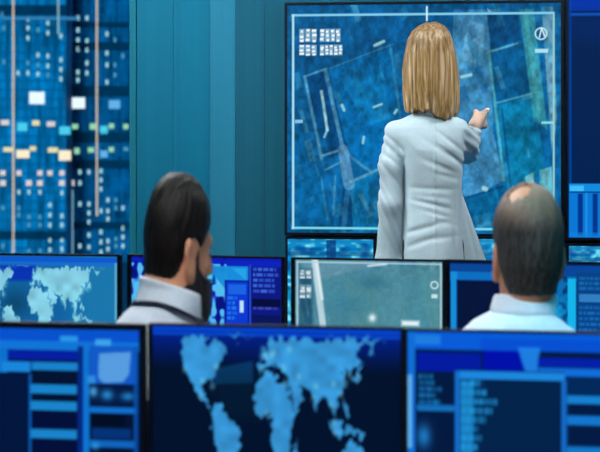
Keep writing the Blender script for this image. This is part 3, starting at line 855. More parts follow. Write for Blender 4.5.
# ------------------------------------------------------------------ implicit surfaces for the people
def smin(a, b, k):
    h = np.clip(0.5 + 0.5 * (b - a) / k, 0, 1)
    return b + (a - b) * h - k * h * (1 - h)
def smax(a, b, k): return -smin(-a, -b, k)

def rcone(P, a, b, ra, rb):
    a = np.asarray(a, np.float32); b = np.asarray(b, np.float32)
    ab = b - a
    px, py, pz = P[0] - a[0], P[1] - a[1], P[2] - a[2]
    t = np.clip((px * ab[0] + py * ab[1] + pz * ab[2]) / float(ab @ ab), 0, 1)
    return np.sqrt((px - t * ab[0]) ** 2 + (py - t * ab[1]) ** 2 + (pz - t * ab[2]) ** 2) - (ra + (rb - ra) * t)
def chain(P, pts, rs, k=0.02):
    d = None
    for i in range(len(pts) - 1):
        e = rcone(P, pts[i], pts[i + 1], rs[i], rs[i + 1])
        d = e if d is None else smin(d, e, k)
    return d
def ell(P, c, r):
    x, y, z = P[0] - c[0], P[1] - c[1], P[2] - c[2]
    k0 = np.sqrt((x / r[0]) ** 2 + (y / r[1]) ** 2 + (z / r[2]) ** 2)
    k1 = np.sqrt((x / r[0] ** 2) ** 2 + (y / r[1] ** 2) ** 2 + (z / r[2] ** 2) ** 2) + 1e-6
    return k0 * (k0 - 1) / k1
def loft(P, sl, n=2.0):
    """sl rows: z, cx, cy, rx, ry (z ascending), smooth interpolation; closed by planes"""
    s = np.array(sorted(sl), float)
    z = P[2]
    zz = np.unique(z)
    def ip(col):
        v = np.interp(zz, s[:, 0], s[:, col]).astype(np.float32)
        return v[np.searchsorted(zz, z)]
    # z varies only along the last axis
    cx, cy, rx, ry = (ip(i) for i in (1, 2, 3, 4))
    q = (np.abs((P[0] - cx) / rx) ** n + np.abs((P[1] - cy) / ry) ** n) ** (1.0 / n)
    d = (q - 1) * np.minimum(rx, ry)
    cap = np.maximum(s[0, 0] - z, z - s[-1, 0])
    return np.maximum(d, cap)

def axis(lo, hi, fines, hf, hc):
    out = [lo]
    while out[-1] < hi:
        x = out[-1]
        h = hc
        for (a, b) in fines:
            if a - hc * 0.5 <= x <= b: h = hf
        out.append(x + h)
    return np.array(out, np.float32)

def nets(fn, xs, ys, zs, name, smooth_it=1):
    """naive surface nets of fn on a rectilinear grid"""
    P = (xs[:, None, None] + 0 * ys[None, :, None] + 0 * zs[None, None, :], None, None)
    Pg = (xs[:, None, None], ys[None, :, None], zs[None, None, :])
    shape = (len(xs), len(ys), len(zs))
    Pb = tuple(np.broadcast_to(a, shape) for a in Pg)
    d = np.asarray(fn(Pg), np.float32)
    d = np.broadcast_to(d, shape).copy()
    d[0] = np.maximum(d[0], 1e-4); d[-1] = np.maximum(d[-1], 1e-4)
    d[:, 0] = np.maximum(d[:, 0], 1e-4); d[:, -1] = np.maximum(d[:, -1], 1e-4)
    d[:, :, 0] = np.maximum(d[:, :, 0], 1e-4); d[:, :, -1] = np.maximum(d[:, :, -1], 1e-4)
    ins = d < 0
    nx, ny, nz = shape
    c = np.zeros((nx - 1, ny - 1, nz - 1), np.int8)
    for i in (0, 1):
        for j in (0, 1):
            for k in (0, 1):
                c += ins[i:nx - 1 + i, j:ny - 1 + j, k:nz - 1 + k]
    act = (c > 0) & (c < 8)
    idx = np.full(act.shape, -1, np.int64)
    I, J, K = np.nonzero(act)
    idx[I, J, K] = np.arange(len(I))
    acc = np.zeros((len(I), 3)); cnt = np.zeros(len(I))
    ax = (xs, ys, zs)
    for a in range(3):
        o1, o2 = [(1, 2), (0, 2), (0, 1)][a]
        for u in (0, 1):
            for v in (0, 1):
                q = [I.copy(), J.copy(), K.copy()]
                q[o1] = q[o1] + u; q[o2] = q[o2] + v
                d0 = d[q[0], q[1], q[2]]
                r = [q[0].copy(), q[1].copy(), q[2].copy()]
                r[a] = r[a] + 1
                d1 = d[r[0], r[1], r[2]]
                m = (d0 < 0) != (d1 < 0)
                t = np.where(m, d0 / np.where(m, d0 - d1, 1), 0)
                p = np.stack([ax[b][q[b]] for b in range(3)], -1).astype(float)
                p[:, a] += t * (ax[a][r[a]] - ax[a][q[a]])
                acc += p * m[:, None]; cnt += m
    co = acc / np.maximum(cnt, 1)[:, None]
    quads = []
    for a in range(3):
        o1, o2 = [(1, 2), (2, 0), (0, 1)][a]
        s0 = [slice(1, -1)] * 3; s1 = [slice(1, -1)] * 3
        s0[a] = slice(0, -1); s1[a] = slice(1, None)
        A_, B_ = ins[tuple(s0)], ins[tuple(s1)]
        for flip, m in ((False, A_ & ~B_), (True, ~A_ & B_)):
            q = list(np.nonzero(m))
            for b in range(3):
                if b != a: q[b] = q[b] + 1
            def g(u, v):
                r = [q[0].copy(), q[1].copy(), q[2].copy()]
                r[o1] = r[o1] - u; r[o2] = r[o2] - v
                return idx[r[0], r[1], r[2]]
            w = [g(1, 1), g(0, 1), g(0, 0), g(1, 0)]
            if flip: w = w[::-1]
            quads.append(np.stack(w, -1))
    q = np.concatenate(quads)
    q = q[(q >= 0).all(1)]
    for _ in range(smooth_it):
        s = np.zeros_like(co); n_ = np.zeros(len(co))
        for i in range(4):
            np.add.at(s, q[:, i], co[q[:, (i + 1) % 4]] + co[q[:, (i + 3) % 4]]); np.add.at(n_, q[:, i], 2)
        co = co * 0.5 + 0.5 * s / np.maximum(n_, 1)[:, None]
    return quad_mesh(name, co, q, True)

def mesh_obj(name, me, m, parent, origin):
    """mesh in world coordinates -> child (or root) with its origin at the thing's base"""
    n = len(me.vertices)
    co = np.empty(n * 3, np.float32); me.vertices.foreach_get('co', co)
    co = co.reshape(-1, 3) - np.asarray(origin, np.float32)
    me.vertices.foreach_set('co', co.ravel()); me.update()
    return link(name, me, m, parent)

class Head:
    def __init__(s, c, yaw, pitch, scale, roll=0.0, crown=0.0, ear=(0.025, 0.041), nape=None):
        s.crown = crown; s.ear = ear; s.nape = nape
        s.c = np.asarray(c, np.float32); s.s = scale
        f = Matrix.Rotation(-math.radians(yaw), 3, 'Z') @ Matrix.Rotation(math.radians(roll), 3, 'Y') @ Matrix.Rotation(math.radians(pitch), 3, 'X')
        s.R = np.array(f, np.float32)           # local -> (unscaled) world
    def loc(s, P):
        q = [(P[i] - s.c[i]) / s.s[i] for i in range(3)]
        Rt = s.R.T
        return tuple(Rt[i, 0] * q[0] + Rt[i, 1] * q[1] + Rt[i, 2] * q[2] for i in range(3))
    def world(s, p):
        v = s.R @ np.asarray(p, np.float32)
        return s.c + v * np.array(s.s, np.float32)
    def cranium(s, L):
        d = ell(L, (0, -0.012, 0.028), (0.076, 0.096, 0.090))
        d = smin(d, ell(L, (0, -0.045, -0.02), (0.062, 0.052, 0.06)), 0.04)
        if s.crown:
            d = smin(d, ell(L, (0, -0.014, 0.050), (0.071, 0.088, 0.068)), 0.02)
        return d
    def skull(s, L):
        ax = np.abs(L[0])
        A = (ax, L[1], L[2])
        d = s.cranium(L)
        d = smin(d, ell(L, (0, 0.034, -0.045), (0.058, 0.058, 0.072)), 0.04)
        d = smin(d, ell(L, (0, 0.074, -0.100), (0.026, 0.022, 0.022)), 0.03)          # chin
        d = smin(d, rcone(A, (0.052, -0.005, -0.055), (0.020, 0.070, -0.102), 0.016, 0.014), 0.03)   # jaw line
        d = smin(d, ell(A, (0.036, 0.070, -0.030), (0.020, 0.018, 0.018)), 0.02)       # cheek bones
        d = smin(d, rcone(A, (0.0, 0.090, 0.022), (0.042, 0.074, 0.022), 0.012, 0.011), 0.015)       # brow
        d = smax(d, -ell(A, (0.031, 0.099, 0.002), (0.017, 0.012, 0.010)), 0.012)      # eye sockets
        d = smin(d, rcone(L, (0, 0.092, 0.012), (0, 0.115, -0.030), 0.008, 0.011), 0.012)            # nose
        d = smin(d, ell(A, (0.012, 0.100, -0.034), (0.009, 0.011, 0.008)), 0.008)      # nostrils
        d = smin(d, ell(L, (0, 0.092, -0.063), (0.023, 0.010, 0.006)), 0.008)          # upper lip
        d = smin(d, ell(L, (0, 0.091, -0.073), (0.020, 0.010, 0.007)), 0.006)          # lower lip
        return d
    def ears(s, L):
        ax = np.abs(L[0])
        # ear leans back and stands off the head
        x, y, z = ax - 0.084, L[1] + 0.008 + 0.25 * (L[2] + s.ear[0]), L[2] + s.ear[0]
        x = x - 0.35 * (-(y)) * 0.6
        o = ell((x, y, z), (0, 0, 0), (0.012, 0.022, s.ear[1]))
        o = smin(o, ell((x, y, z), (-0.002, 0.004, -0.028), (0.008, 0.012, 0.014)), 0.01)
        hollow = ell((x, y, z), (0.010, 0.003, 0.002), (0.008, 0.013, 0.022))
        return smax(o, -hollow, 0.005)

def add_eyes(h, parent, origin):
    for sx in (-1, 1):
        for nm, m, off, r in (('eye', 'eye', 0.0, 0.012),):
            bm = bmesh.new()
            bmesh.ops.create_uvsphere(bm, u_segments=16, v_segments=10, radius=r)
            me = bpy.data.meshes.new('eye'); bm.to_mesh(me); bm.free()
            me.materials.append(M['eye']); me.materials.append(M['iris'])
            for p in me.polygons:
                if p.center.y > r * 0.82: p.material_index = 1
                p.use_smooth = True
            o = link('eye', me, None, parent)
            o.location = Vector(h.world((sx * 0.029, 0.073, 0.002)) - np.asarray(origin))
            o.rotation_euler = Matrix(h.R.tolist()).to_euler()

def hash_noise(a, seed):
    """smooth 1-d value noise"""
    r = np.random.default_rng(seed).random(4096).astype(np.float32)
    i = np.floor(a).astype(np.int64); f = (a - i).astype(np.float32)
    f = f * f * (3 - 2 * f)
    return r[i % 4096] * (1 - f) + r[(i + 1) % 4096] * f - 0.5

def fingers(P, wrist, fwd, side, up, sc=1.0, curl=(0.2, 0.5, 0.55, 0.6), thumb=1.0):
    """palm with four fingers and a thumb; fwd: to the finger tips, side: towards the thumb, up: back of the hand"""
    fwd, side, up = (np.asarray(v, float) / np.linalg.norm(v) for v in (fwd, side, up))
    w = np.asarray(wrist, float)
    def at(f, s_, u): return w + (fwd * f + side * s_ + up * u) * sc
    d = rcone(P, at(-0.01, 0, 0), at(0.045, 0.014, 0), 0.022 * sc, 0.020 * sc)
    d = smin(d, rcone(P, at(0.0, -0.008, 0), at(0.070, -0.020, 0), 0.018 * sc, 0.015 * sc), 0.015)
    d = smin(d, rcone(P, at(0.02, 0.01, 0), at(0.076, 0.022, 0), 0.017 * sc, 0.014 * sc), 0.015)
    lens = (0.072, 0.080, 0.074, 0.058)
    for i in range(4):
        s0 = 0.027 - i * 0.0175
        base = at(0.075 - 0.004 * abs(i - 1), s0, 0.0)
        c = curl[i]
        p = base; a = 0.0
        rr = (0.0095, 0.009, 0.0082, 0.007)
        f = None
        for j, seg in enumerate((0.45, 0.30, 0.25)):
            a += c * (0.9, 1.1, 0.8)[j]
            nxt = p + (fwd * math.cos(a) - up * math.sin(a)) * lens[i] * seg * sc
            e = rcone(P, p, nxt, rr[j] * sc, rr[j + 1] * sc)
            f = e if f is None else smin(f, e, 0.004)
            p = nxt
        d = smin(d, f, 0.006)
    t0, t1, t2, t3 = at(0.012, 0.018, -0.004), at(0.038, 0.018 + 0.024 * thumb, -0.012), at(0.062, 0.018 + 0.028 * thumb, -0.026), at(0.080, 0.018 + 0.020 * thumb, -0.036)
    d = smin(d, chain(P, [t0, t1, t2, t3], (0.013 * sc, 0.011 * sc, 0.0095 * sc, 0.008 * sc), 0.006), 0.01)
    return d

# ------------------------------------------------------------------ the standing woman
def woman():
    D = 5.75
    p = lambda x, y, dd=0.0: W(x, y, D + dd)
    s = D / F
    base = np.array([p(433, 300)[0], D, 0.13])
    head = Head(p(431, 66, 0.0), 14, -4, (0.86, 0.95, 1.12), 3)
    # skeleton
    sh_l, el_l, wr_l = p(395.5, 131), p(391.5, 200, -0.01), p(390, 268, 0.05)
    sh_r, el_r, wr_r = p(458, 130), p(467.5, 152.5, 0.17), p(475.5, 124, 0.185)
    hip_z, floor_z = 1.00, 0.145
    cx = p(433, 200)[0]
    legs = []
    for sg, dx in ((-1, -0.075), (1, 0.085)):
        legs.append([(cx + sg * 0.045, D, hip_z - 0.08), (cx + dx * 1.05, D + 0.015, 0.60), (cx + dx * 1.1, D - 0.02, 0.235)])
    tor = [(y, xl, xr, ry) for (y, xl, xr, ry) in (
        (110, 419, 444, .050), (114, 412, 450, .062), (118, 403, 457, .072), (122, 396, 462, .082), (128, 391, 465.5, .092), (136, 391, 466.5, .100), (150, 397, 464.5, .112),
        (165, 401, 463, .112), (188, 404, 461.5, .104), (210, 403.5, 461.5, .108), (235, 401.5, 463, .120), (262, 400, 465, .130), (288, 398.5, 467, .132))]
    def torso(P, off=0.0, top=True, ext=None):
        rows = []
        for (y, xl, xr, ry) in tor:
            a, b = p(xl, y), p(xr, y)
            rows.append((float(a[2]), float((a[0] + b[0]) / 2), D + 0.0, float((b[0] - a[0]) / 2 + off), ry + off))
        return loft(P, rows, 2.3)
    def body(P):
        d = torso(P, -0.024)
        L = head.loc(P)
        hd = head.skull(L)
        hd = smin(hd, head.ears(L), 0.006)
        d = smin(d, hd * 0.95, 0.01)
        d = smin(d, rcone(P, head.world((0, -0.02, -0.07)), p(432, 118, 0.0), 0.042, 0.050), 0.03)
        d = smin(d, chain(P, [sh_l, el_l, wr_l], (0.042, 0.034, 0.022)), 0.02)
        d = smin(d, chain(P, [sh_r, el_r, wr_r], (0.042, 0.034, 0.022)), 0.02)
        d = smin(d, ell(P, (cx, D, hip_z), (0.104, 0.088, 0.12)), 0.04)
        for i, l in enumerate(legs):
            d = smin(d, chain(P, l, (0.066, 0.048, 0.034), 0.03), 0.03)
            f = l[2]
            d = smin(d, chain(P, [f, (f[0], f[1] + 0.02, 0.215), (f[0] + (0.01 if i else -0.01), f[1] + 0.15, 0.165)], (0.034, 0.03, 0.02)), 0.02)
        # hanging left hand, right hand touching the display with the index finger
        d = smin(d, fingers(P, wr_l, (0, 0.15, -1), (0.15, 1, 0.1), (-1, 0.1, 0), 0.95, (0.25, 0.3, 0.35, 0.4)), 0.012)
        d = smin(d, fingers(P, wr_r, (0.50, 0.75, 0.22), (-0.1, -0.15, 1.0), (0.78, -0.52, 0.0), 1.12, (0.10, 0.30, 0.42, 0.52), 0.55), 0.012)
        return d
    xs = axis(cx - 0.36, cx + 0.36, [(float(p(400, 0)[0]), float(p(462, 0)[0])), (wr_r[0] - 0.06, wr_r[0] + 0.13)], 0.005, 0.011)
    ys = axis(D - 0.22, D + 0.52, [(D - 0.13, D + 0.13), (wr_r[1] - 0.04, wr_r[1] + 0.19)], 0.005, 0.011)
    zs = axis(0.12, 1.9, [(float(p(0, 145)[2]), 1.86), (float(wr_l[2]) - 0.2, float(wr_l[2]))], 0.005, 0.012)
    root = mesh_obj('person', nets(body, xs, ys, zs, 'body', 1), M['skin'], None, base)
    root.location = tuple(base)
    tag(root, 'standing woman in pale grey blazer with blond hair, pointing at the big wall display', 'person')
    # blazer
    def jacket(P):
        d = torso(P, 0.0)
        sl = chain(P, [sh_l + (0.000, 0, -0.004), p(391.8, 165), p(391.2, 203, -0.005), p(389, 262, 0.04), p(389.4, 268, 0.045)], (0.047, 0.0520, 0.0500, 0.0535, 0.053), 0.03)
        d = smin(d, sl, 0.016)
        sr = chain(P, [sh_r + (-0.004, 0.0, -0.006), p(464, 142, 0.06), el_r], (0.052, 0.056, 0.046), 0.02)
        sr = smin(sr, chain(P, [el_r, (el_r * 0.30 + wr_r * 0.70)], (0.046, 0.035), 0.02), 0.012)
        d = smin(d, sr, 0.02)
        # collar roll at the neck
        cz = float(p(0, 112)[2])
        ring = np.sqrt((np.sqrt(((P[0] - p(431, 0)[0]) / 0.88) ** 2 + ((P[1] - D) / 1.0) ** 2) - 0.062) ** 2 + ((P[2] - cz) * 0.7) ** 2) - 0.016
        d = smin(d, ring, 0.02)
        # open front panel swinging out at the right hip
        rows = []
        for (y, xl, xr, ry) in ((186, 456, 461, .016), (196, 456, 464, .022), (215, 452, 471, .034), (240, 448, 480.5, .042), (262, 446, 489, .048), (284, 444, 495, .048)):
            a, b = p(xl, y), p(xr, y)
            rows.append((float(a[2]), float((a[0] + b[0]) / 2), D + 0.030 + (y - 186) * 0.0003, float((b[0] - a[0]) / 2), ry))
        d = smin(d, loft(P, rows, 2.0), 0.012)
        # cloth folds
        X = (P[0] / s) + 300; Y = YH - (P[2] - CZ) / s         # photo-scaled cloth coordinates
        g = lambda x, m, w: np.exp(-((x - m) / w) ** 2)
        back = g(X, 433, 22) * (P[1] < D + 0.02)
        f = 0
        # pulls from the raised arm across the back
        for (x0, y0, sl_, wv, am) in ((442, 152, .62, 3.2, .0070), (450, 143, .75, 2.6, .005), (438, 166, .42, 3.0, .0065), (446, 176, .25, 2.6, .004), (455, 160, .8, 2.4, .004)):
            v = (Y - y0) - sl_ * (X - x0)
            f = f + am * g(v, 0, wv) * g(X, x0, 15) * (P[1] < D + 0.03)
        for (x0, y0, sl_, wv, wx, am) in ((430, 188, .05, 2.2, 22, .0030), (428, 203, .25, 2.5, 20, .0055), (436, 213, .30, 2.2, 16, .004), (424, 226, -.30, 2.6, 20, .0055), (440, 236, -.12, 2.4, 20, .004), (430, 196, .1, 2.0, 22, .003), (420, 240, -.4, 2.6, 16, .0045), (445, 222, .2, 2.2, 14, .003)):
            v = (Y - y0) - sl_ * (X - x0)
            f = f + am * g(v, 0, wv) * g(X, x0, wx) * (P[1] < D + 0.03)
        # sleeve folds
        arm = (X < 404) * 1.0
        for (y0, sl_, wv, am) in ((140, .9, 2.4, .0055), (150, 1.0, 2.6, .007), (160, .8, 2.4, .004), (176, 1.2, 3, .004), (196, 1.8, 3, .0045), (212, 2.2, 3.5, .0045), (230, 2.4, 3.5, .005), (246, 2.0, 3.5, .004)):
            v = (Y - y0) - sl_ * (X - 391)
            f = f + am * g(v, 0, wv) * arm
        ra = (X > 462) * (Y < 166)
        f = f + .0022 * np.sin((Y - X * 0.6) * 0.6) * ra
        # long drape folds at the right hip
        for (x0, sl_, wv, am) in ((452, .02, 1.6, .006), (459, .10, 1.8, .005), (466, .25, 2.0, .006), (474, .33, 2.0, .005)):
            v = X - x0 - sl_ * (Y - 215)
            f = f + am * g(v, 0, wv) * (1 / (1 + np.exp(-(Y - 200) / 6)))
        # shoulder seam and crease between arm and back
        f = f + .012 * g(X, 403.5 + (Y - 200) * -0.01, 1.4) * (1 / (1 + np.exp(-(Y - 158) / 6))) * (P[1] < D)
        f = f + .004 * g(X, 432.5, 0.9) * (Y > 124) * (P[1] < D - 0.03)
        return d + f
    xs = axis(cx - 0.30, cx + 0.32, [], 0.0055, 0.0055)
    ys = axis(D - 0.17, D + 0.34, [], 0.0055, 0.0055)
    zs = axis(float(p(0, 292)[2]), float(p(0, 96)[2]), [], 0.0055, 0.0055)
    mesh_obj('blazer', nets(jacket, xs, ys, zs, 'blazer', 1), M['jacket'], root, base)['label'] = 'pale grey blazer'
    # trousers and shoes
    def trousers(P):
        d = ell(P, (cx, D, hip_z - 0.06), (0.112, 0.096, 0.14))
        for l in legs:
            d = smin(d, chain(P, [l[0], l[1], (l[2][0], l[2][1], 0.26)], (0.080, 0.064, 0.060), 0.03), 0.03)
        return d
    mesh_obj('trousers', nets(trousers, axis(cx - 0.22, cx + 0.22, [], .012, .012), axis(D - 0.18, D + 0.18, [], .012, .012), axis(0.19, 1.15, [], .012, .012), 'trousers'), M['trousers'], root, base)
    for i, l in enumerate(legs):
        f = l[2]; tx = f[0] + (0.01 if i else -0.01)
        def shoe(P, f=f, tx=tx):
            d = chain(P, [(f[0], f[1] + 0.0, 0.205), (tx, f[1] + 0.10, 0.168), (tx, f[1] + 0.175, 0.158)], (0.042, 0.034, 0.022), 0.02)
            d = smin(d, rcone(P, (f[0], f[1] - 0.012, 0.20), (f[0], f[1] - 0.015, 0.138), 0.022, 0.010), 0.015)
            d = smax(d, 0.131 - P[2] + 0 * P[0], 0.004)
            return smax(d, P[2] - (0.245 - 0.35 * (P[1] - f[1])), 0.01)
        mesh_obj('shoe', nets(shoe, axis(f[0] - .08, f[0] + .08, [], .006, .006), axis(f[1] - .08, f[1] + .23, [], .006, .006), axis(.125, .27, [], .006, .006), 'shoe'), M['shoe'], root, base)
    # hair
    rows = []
    prof = ((22.0, 428, 435, .012), (23.2, 424, 439, .034), (26, 418, 444, .060), (32, 411.5, 449, .083), (40, 407.5, 452, .098), (55, 404.3, 455.5, .106), (70, 403, 457.5, .106), (90, 403.2, 459, .100), (100, 404, 459, .096), (108, 405, 458, .092), (116, 407, 456.5, .086), (122, 409, 455, .084))
    for (y, xl, xr, ry) in prof:
        a, b = p(xl, y), p(xr, y)
        rows.append((float(a[2]), float((a[0] + b[0]) / 2), D - 0.012, float((b[0] - a[0]) / 2), ry))
    hx = p(431, 0)[0]
    def hair(P):
        d = loft(P, rows, 2.05)
        ang = np.arctan2(P[0] - hx, -(P[1] - D))
        X = (P[0] / s) + 300; Y = YH - (P[2] - CZ) / s
        tt = np.clip((Y - 30) / 80, 0, 1)
        dr = ang * 11 + 0.012 * (Y - 60) * np.sin(ang * 5)
        d = d + (0.010 * hash_noise(dr + 300, 1) + 0.006 * hash_noise(dr * 2.7 + 700, 2) + 0.003 * hash_noise(dr * 6 + 900, 3)) * (0.25 + 0.75 * tt)
        # parting line on the crown
        d = d + 0.006 * np.exp(-((X - 429.5) / 1.6) ** 2) * (Y < 42)
        # ragged ends, longest just right of the middle
        endY = 111 + 8.5 * np.exp(-((X - 443) / 13) ** 2) + 5 * hash_noise(ang * 7 + 300, 4) + 2.5 * hash_noise(ang * 41 + 500, 5)
        d = smax(d, (Y - endY) * s * 0.8, 0.006)
        # the face stays free at the far side
        L = head.loc(P)
        face = np.maximum(np.maximum(0.045 - L[1], np.abs(L[0]) - 0.058), L[2] - 0.055)
        return smax(d, -face, 0.01)
    xs = axis(hx - .15, hx + .15, [], .0035, .0035); ys = axis(D - .14, D + .13, [], .004, .004); zs = axis(float(p(0, 126)[2]), float(p(0, 20)[2]), [], .005, .005)
    mesh_obj('hair', nets(hair, xs, ys, zs, 'hair', 0), M['hair_blond'], root, base)['label'] = 'straight shoulder-length blond hair'
    add_eyes(head, root, base)
woman()

# ------------------------------------------------------------------ the seated men
def man(label, D, headc, yaw, pitch, hscale, roll, neck_px, tor, sh, body_yaw, hands, skin, seat_z, shirt_extra, hair_fn, hair_mat, beard_fn, collar, chair_label, lanyard=None):
    p = lambda x, y, dd=0.0: W(x, y, D + dd)
    s = D / F
    head = Head(p(*headc), yaw, pitch, hscale, roll, 0.0 if beard_fn else 1.0, (0.025, 0.041) if beard_fn else (0.016, 0.034))
    by = math.radians(body_yaw)
    fw = np.array([math.sin(by), math.cos(by), 0]); rt = np.array([math.cos(by), -math.sin(by), 0])
    hip = np.array([p(tor[-1][3], 0)[0], D + tor[-1][4], seat_z + 0.10])
    base = np.array([hip[0], hip[1], 0.0])
    legs = []
    for sg in (-1, 1):
        h0 = hip + rt * sg * 0.085
        kn = h0 + fw * 0.42 + rt * sg * 0.05 + np.array([0, 0, 0.0])
        kn[2] = 0.52 - 0.02
        an = kn + fw * 0.04; an[2] = 0.09
        legs.append((h0, kn, an))
    shp = [p(*sh[0]), p(*sh[1])]
    arms = []
    for i, sg in ((0, -1), (1, 1)):
        el = shp[i] + rt * sg * 0.045 + fw * 0.10; el[2] = shp[i][2] - 0.27
        wr = np.array(hands[i], float)
        arms.append((shp[i], el, wr))
    def torso(P, off):
        rows = [(float(p(0, y, 0)[2]) if y is not None else z, float(p(xc, 0)[0]) , D + dy, float(hw * s + off), ry + off) for (y, z, hw, xc, dy, ry) in tor]
        return loft(P, rows, 2.3)
    nk = p(*neck_px)
    nb = head.world((0, -0.028, -0.065))
    head.nape = (nb, nk)
    def body(P):
        L = head.loc(P)
        d = head.skull(L)
        d = smin(d, head.ears(L), 0.006) * 0.95
        d = smin(d, rcone(P, nb, nk, 0.050, 0.052), 0.025)
        d = smin(d, torso(P, -0.016), 0.03)
        for a in arms:
            d = smin(d, chain(P, a, (0.048, 0.038, 0.024)), 0.025)
        for i, a in enumerate(arms):
            fdir = a[2] - a[1]; fdir = fdir / np.linalg.norm(fdir)
            d = smin(d, fingers(P, a[2], (fdir[0], fdir[1], -0.1), rt * (1 if i == 0 else -1), (0, 0, 1), 1.0, (0.25, 0.28, 0.30, 0.34)), 0.012)
        for l in legs:
            d = smin(d, chain(P, l, (0.080, 0.055, 0.038), 0.03), 0.03)
            d = smin(d, rcone(P, l[2] + (0, 0, -0.035), l[2] + fw * 0.16 + (0, 0, -0.05), 0.034, 0.026), 0.02)
        return d
    hc = head.c
    lo = np.min([hip - 0.22, hip + fw * 0.75 - 0.2, np.array(hands[0]) - 0.25, np.array(hands[1]) - 0.25], 0)
    hi = np.max([hip + 0.22, hip + fw * 0.75 + 0.2, np.array(hands[0]) + 0.25, np.array(hands[1]) + 0.25], 0)
    fx = [(hc[0] - 0.115, hc[0] + 0.115)]; fy = [(hc[1] - 0.13, hc[1] + 0.13)]; fz = [(hc[2] - 0.19, hc[2] + 0.18)]
    hz = max(h[2] for h in hands)
    xs = axis(lo[0], hi[0], fx, .0035, .010); ys = axis(lo[1], hi[1] , fy + [(min(h[1] for h in hands) - .03, max(h[1] for h in hands) + .19)], .0035 if False else .0045, .011)
    zs = axis(0.0, hc[2] + 0.19, fz + [(hz - 0.06, hz + 0.04)], .0035, .012)
    root = mesh_obj('person', nets(body, xs, ys, zs, 'body', 1), M[skin], None, base)
    root.location = tuple(base)
    tag(root, label, 'person', 'seated operators')
    def shirt(P):
        d = torso(P, 0.0)
        for i, a in enumerate(arms):
            wr = a[1] * 0.08 + a[2] * 0.92
            d = smin(d, chain(P, (a[0], a[1], wr), (0.064, 0.054, 0.038), 0.03), 0.035)
        X = (P[0] / s) + 300; Y = YH - (P[2] - CZ) / s
        f = 0.004 * np.sin(X * 0.32 + 2.0 * np.sin(Y * 0.06) + Y * 0.18) * (Y > 312) + 0.003 * np.sin(X * 0.18 - Y * 0.33)
        return d + f * 0.4
    zc = float(p(0, collar['y1'])[2])
    xs = axis(lo[0], hi[0], [], .008, .008); ys = axis(lo[1] - 0.02, hi[1], [], .009, .009); zs = axis(seat_z + 0.0, zc + 0.06, [], .007, .007)
    mesh_obj('shirt', nets(shirt, xs, ys, zs, 'shirt', 1), M['shirt'], root, base)['label'] = 'white shirt'
    # collar: a folded band leaning round the neck
    cc = p(collar['x'], collar['y1'], collar.get('dy', 0.0)); top = p(collar['x2'], collar['y0'], collar.get('dy2', 0.0))
    def collar_f(P):
        ab = top - cc
        t = np.clip((P[2] - cc[2]) / ab[2], 0, 1)
        x = P[0] - cc[0] - t * ab[0]; y = P[1] - cc[1] - t * ab[1]
        q = np.sqrt((x / collar['ex']) ** 2 + (y / collar['ey']) ** 2)
        r = collar['r1'] + (collar['r0'] - collar['r1']) * t
        d = np.abs(q - r) * min(collar['ex'], collar['ey']) - 0.0075
        slope = collar.get('slope', 0.0) * x + collar.get('sy', 0.15) * y
        zz = P[2] - slope
        d = smax(d, zz - top[2], 0.004)
        return smax(d, cc[2] - 0.02 - zz, 0.004)
    mesh_obj('collar', nets(collar_f, axis(cc[0] - .13, cc[0] + .13, [], .004, .004), axis(cc[1] - .13, cc[1] + .13, [], .004, .004), axis(cc[2] - .06, top[2] + .04, [], .004, .004), 'collar', 1), M['shirt'], root, base)
    def trousers(P):
        d = rcone(P, legs[0][0], legs[1][0], 0.105, 0.105)
        for l in legs:
            d = smin(d, chain(P, (l[0], l[1], l[2] + (0, 0, 0.02)), (0.095, 0.072, 0.058), 0.03), 0.03)
        return d
    mesh_obj('trousers', nets(trousers, axis(lo[0], hi[0], [], .013, .013), axis(lo[1], hi[1], [], .013, .013), axis(0.05, seat_z + .24, [], .013, .013), 'trousers'), M['trousers'], root, base)
    for l in legs:
        f = l[2]
        def shoe(P, f=f):
            d = chain(P, [f + (0, 0, -0.035) - fw * 0.03, f + fw * 0.10 + (0, 0, -0.045), f + fw * 0.19 + (0, 0, -0.055)], (0.046, 0.042, 0.034), 0.02)
            d = smin(d, rcone(P, f + (0, 0, -0.03), f + (0, 0, 0.03), 0.045, 0.045), 0.02)
            return smax(d, 0.002 - P[2] + 0 * P[0], 0.004)
        mesh_obj('shoe', nets(shoe, axis(f[0] - .12, f[0] + .28, [], .009, .009), axis(f[1] - .12, f[1] + .28, [], .009, .009), axis(-.01, .15, [], .009, .009), 'shoe'), M['shoe'], root, base)
    def hair(P):
        L = head.loc(P)
        return hair_fn(head, L, P)
    r_ = 0.145
    ax3 = [axis(hc[i] - r_, hc[i] + r_ + (0.03 if i == 2 else 0), [], .0032, .0032) for i in range(3)]
    mesh_obj('hair', nets(hair, *ax3, 'hair', 1), M[hair_mat], root, base)
    if beard_fn:
        ax3[2] = axis(hc[2] - 0.20, hc[2] + 0.06, [], .0032, .0032)
        mesh_obj('beard', nets(lambda P: beard_fn(head, head.loc(P), P), *ax3, 'beard', 1), M['beard'], root, base)['label'] = 'full dark beard'
    add_eyes(head, root, base)
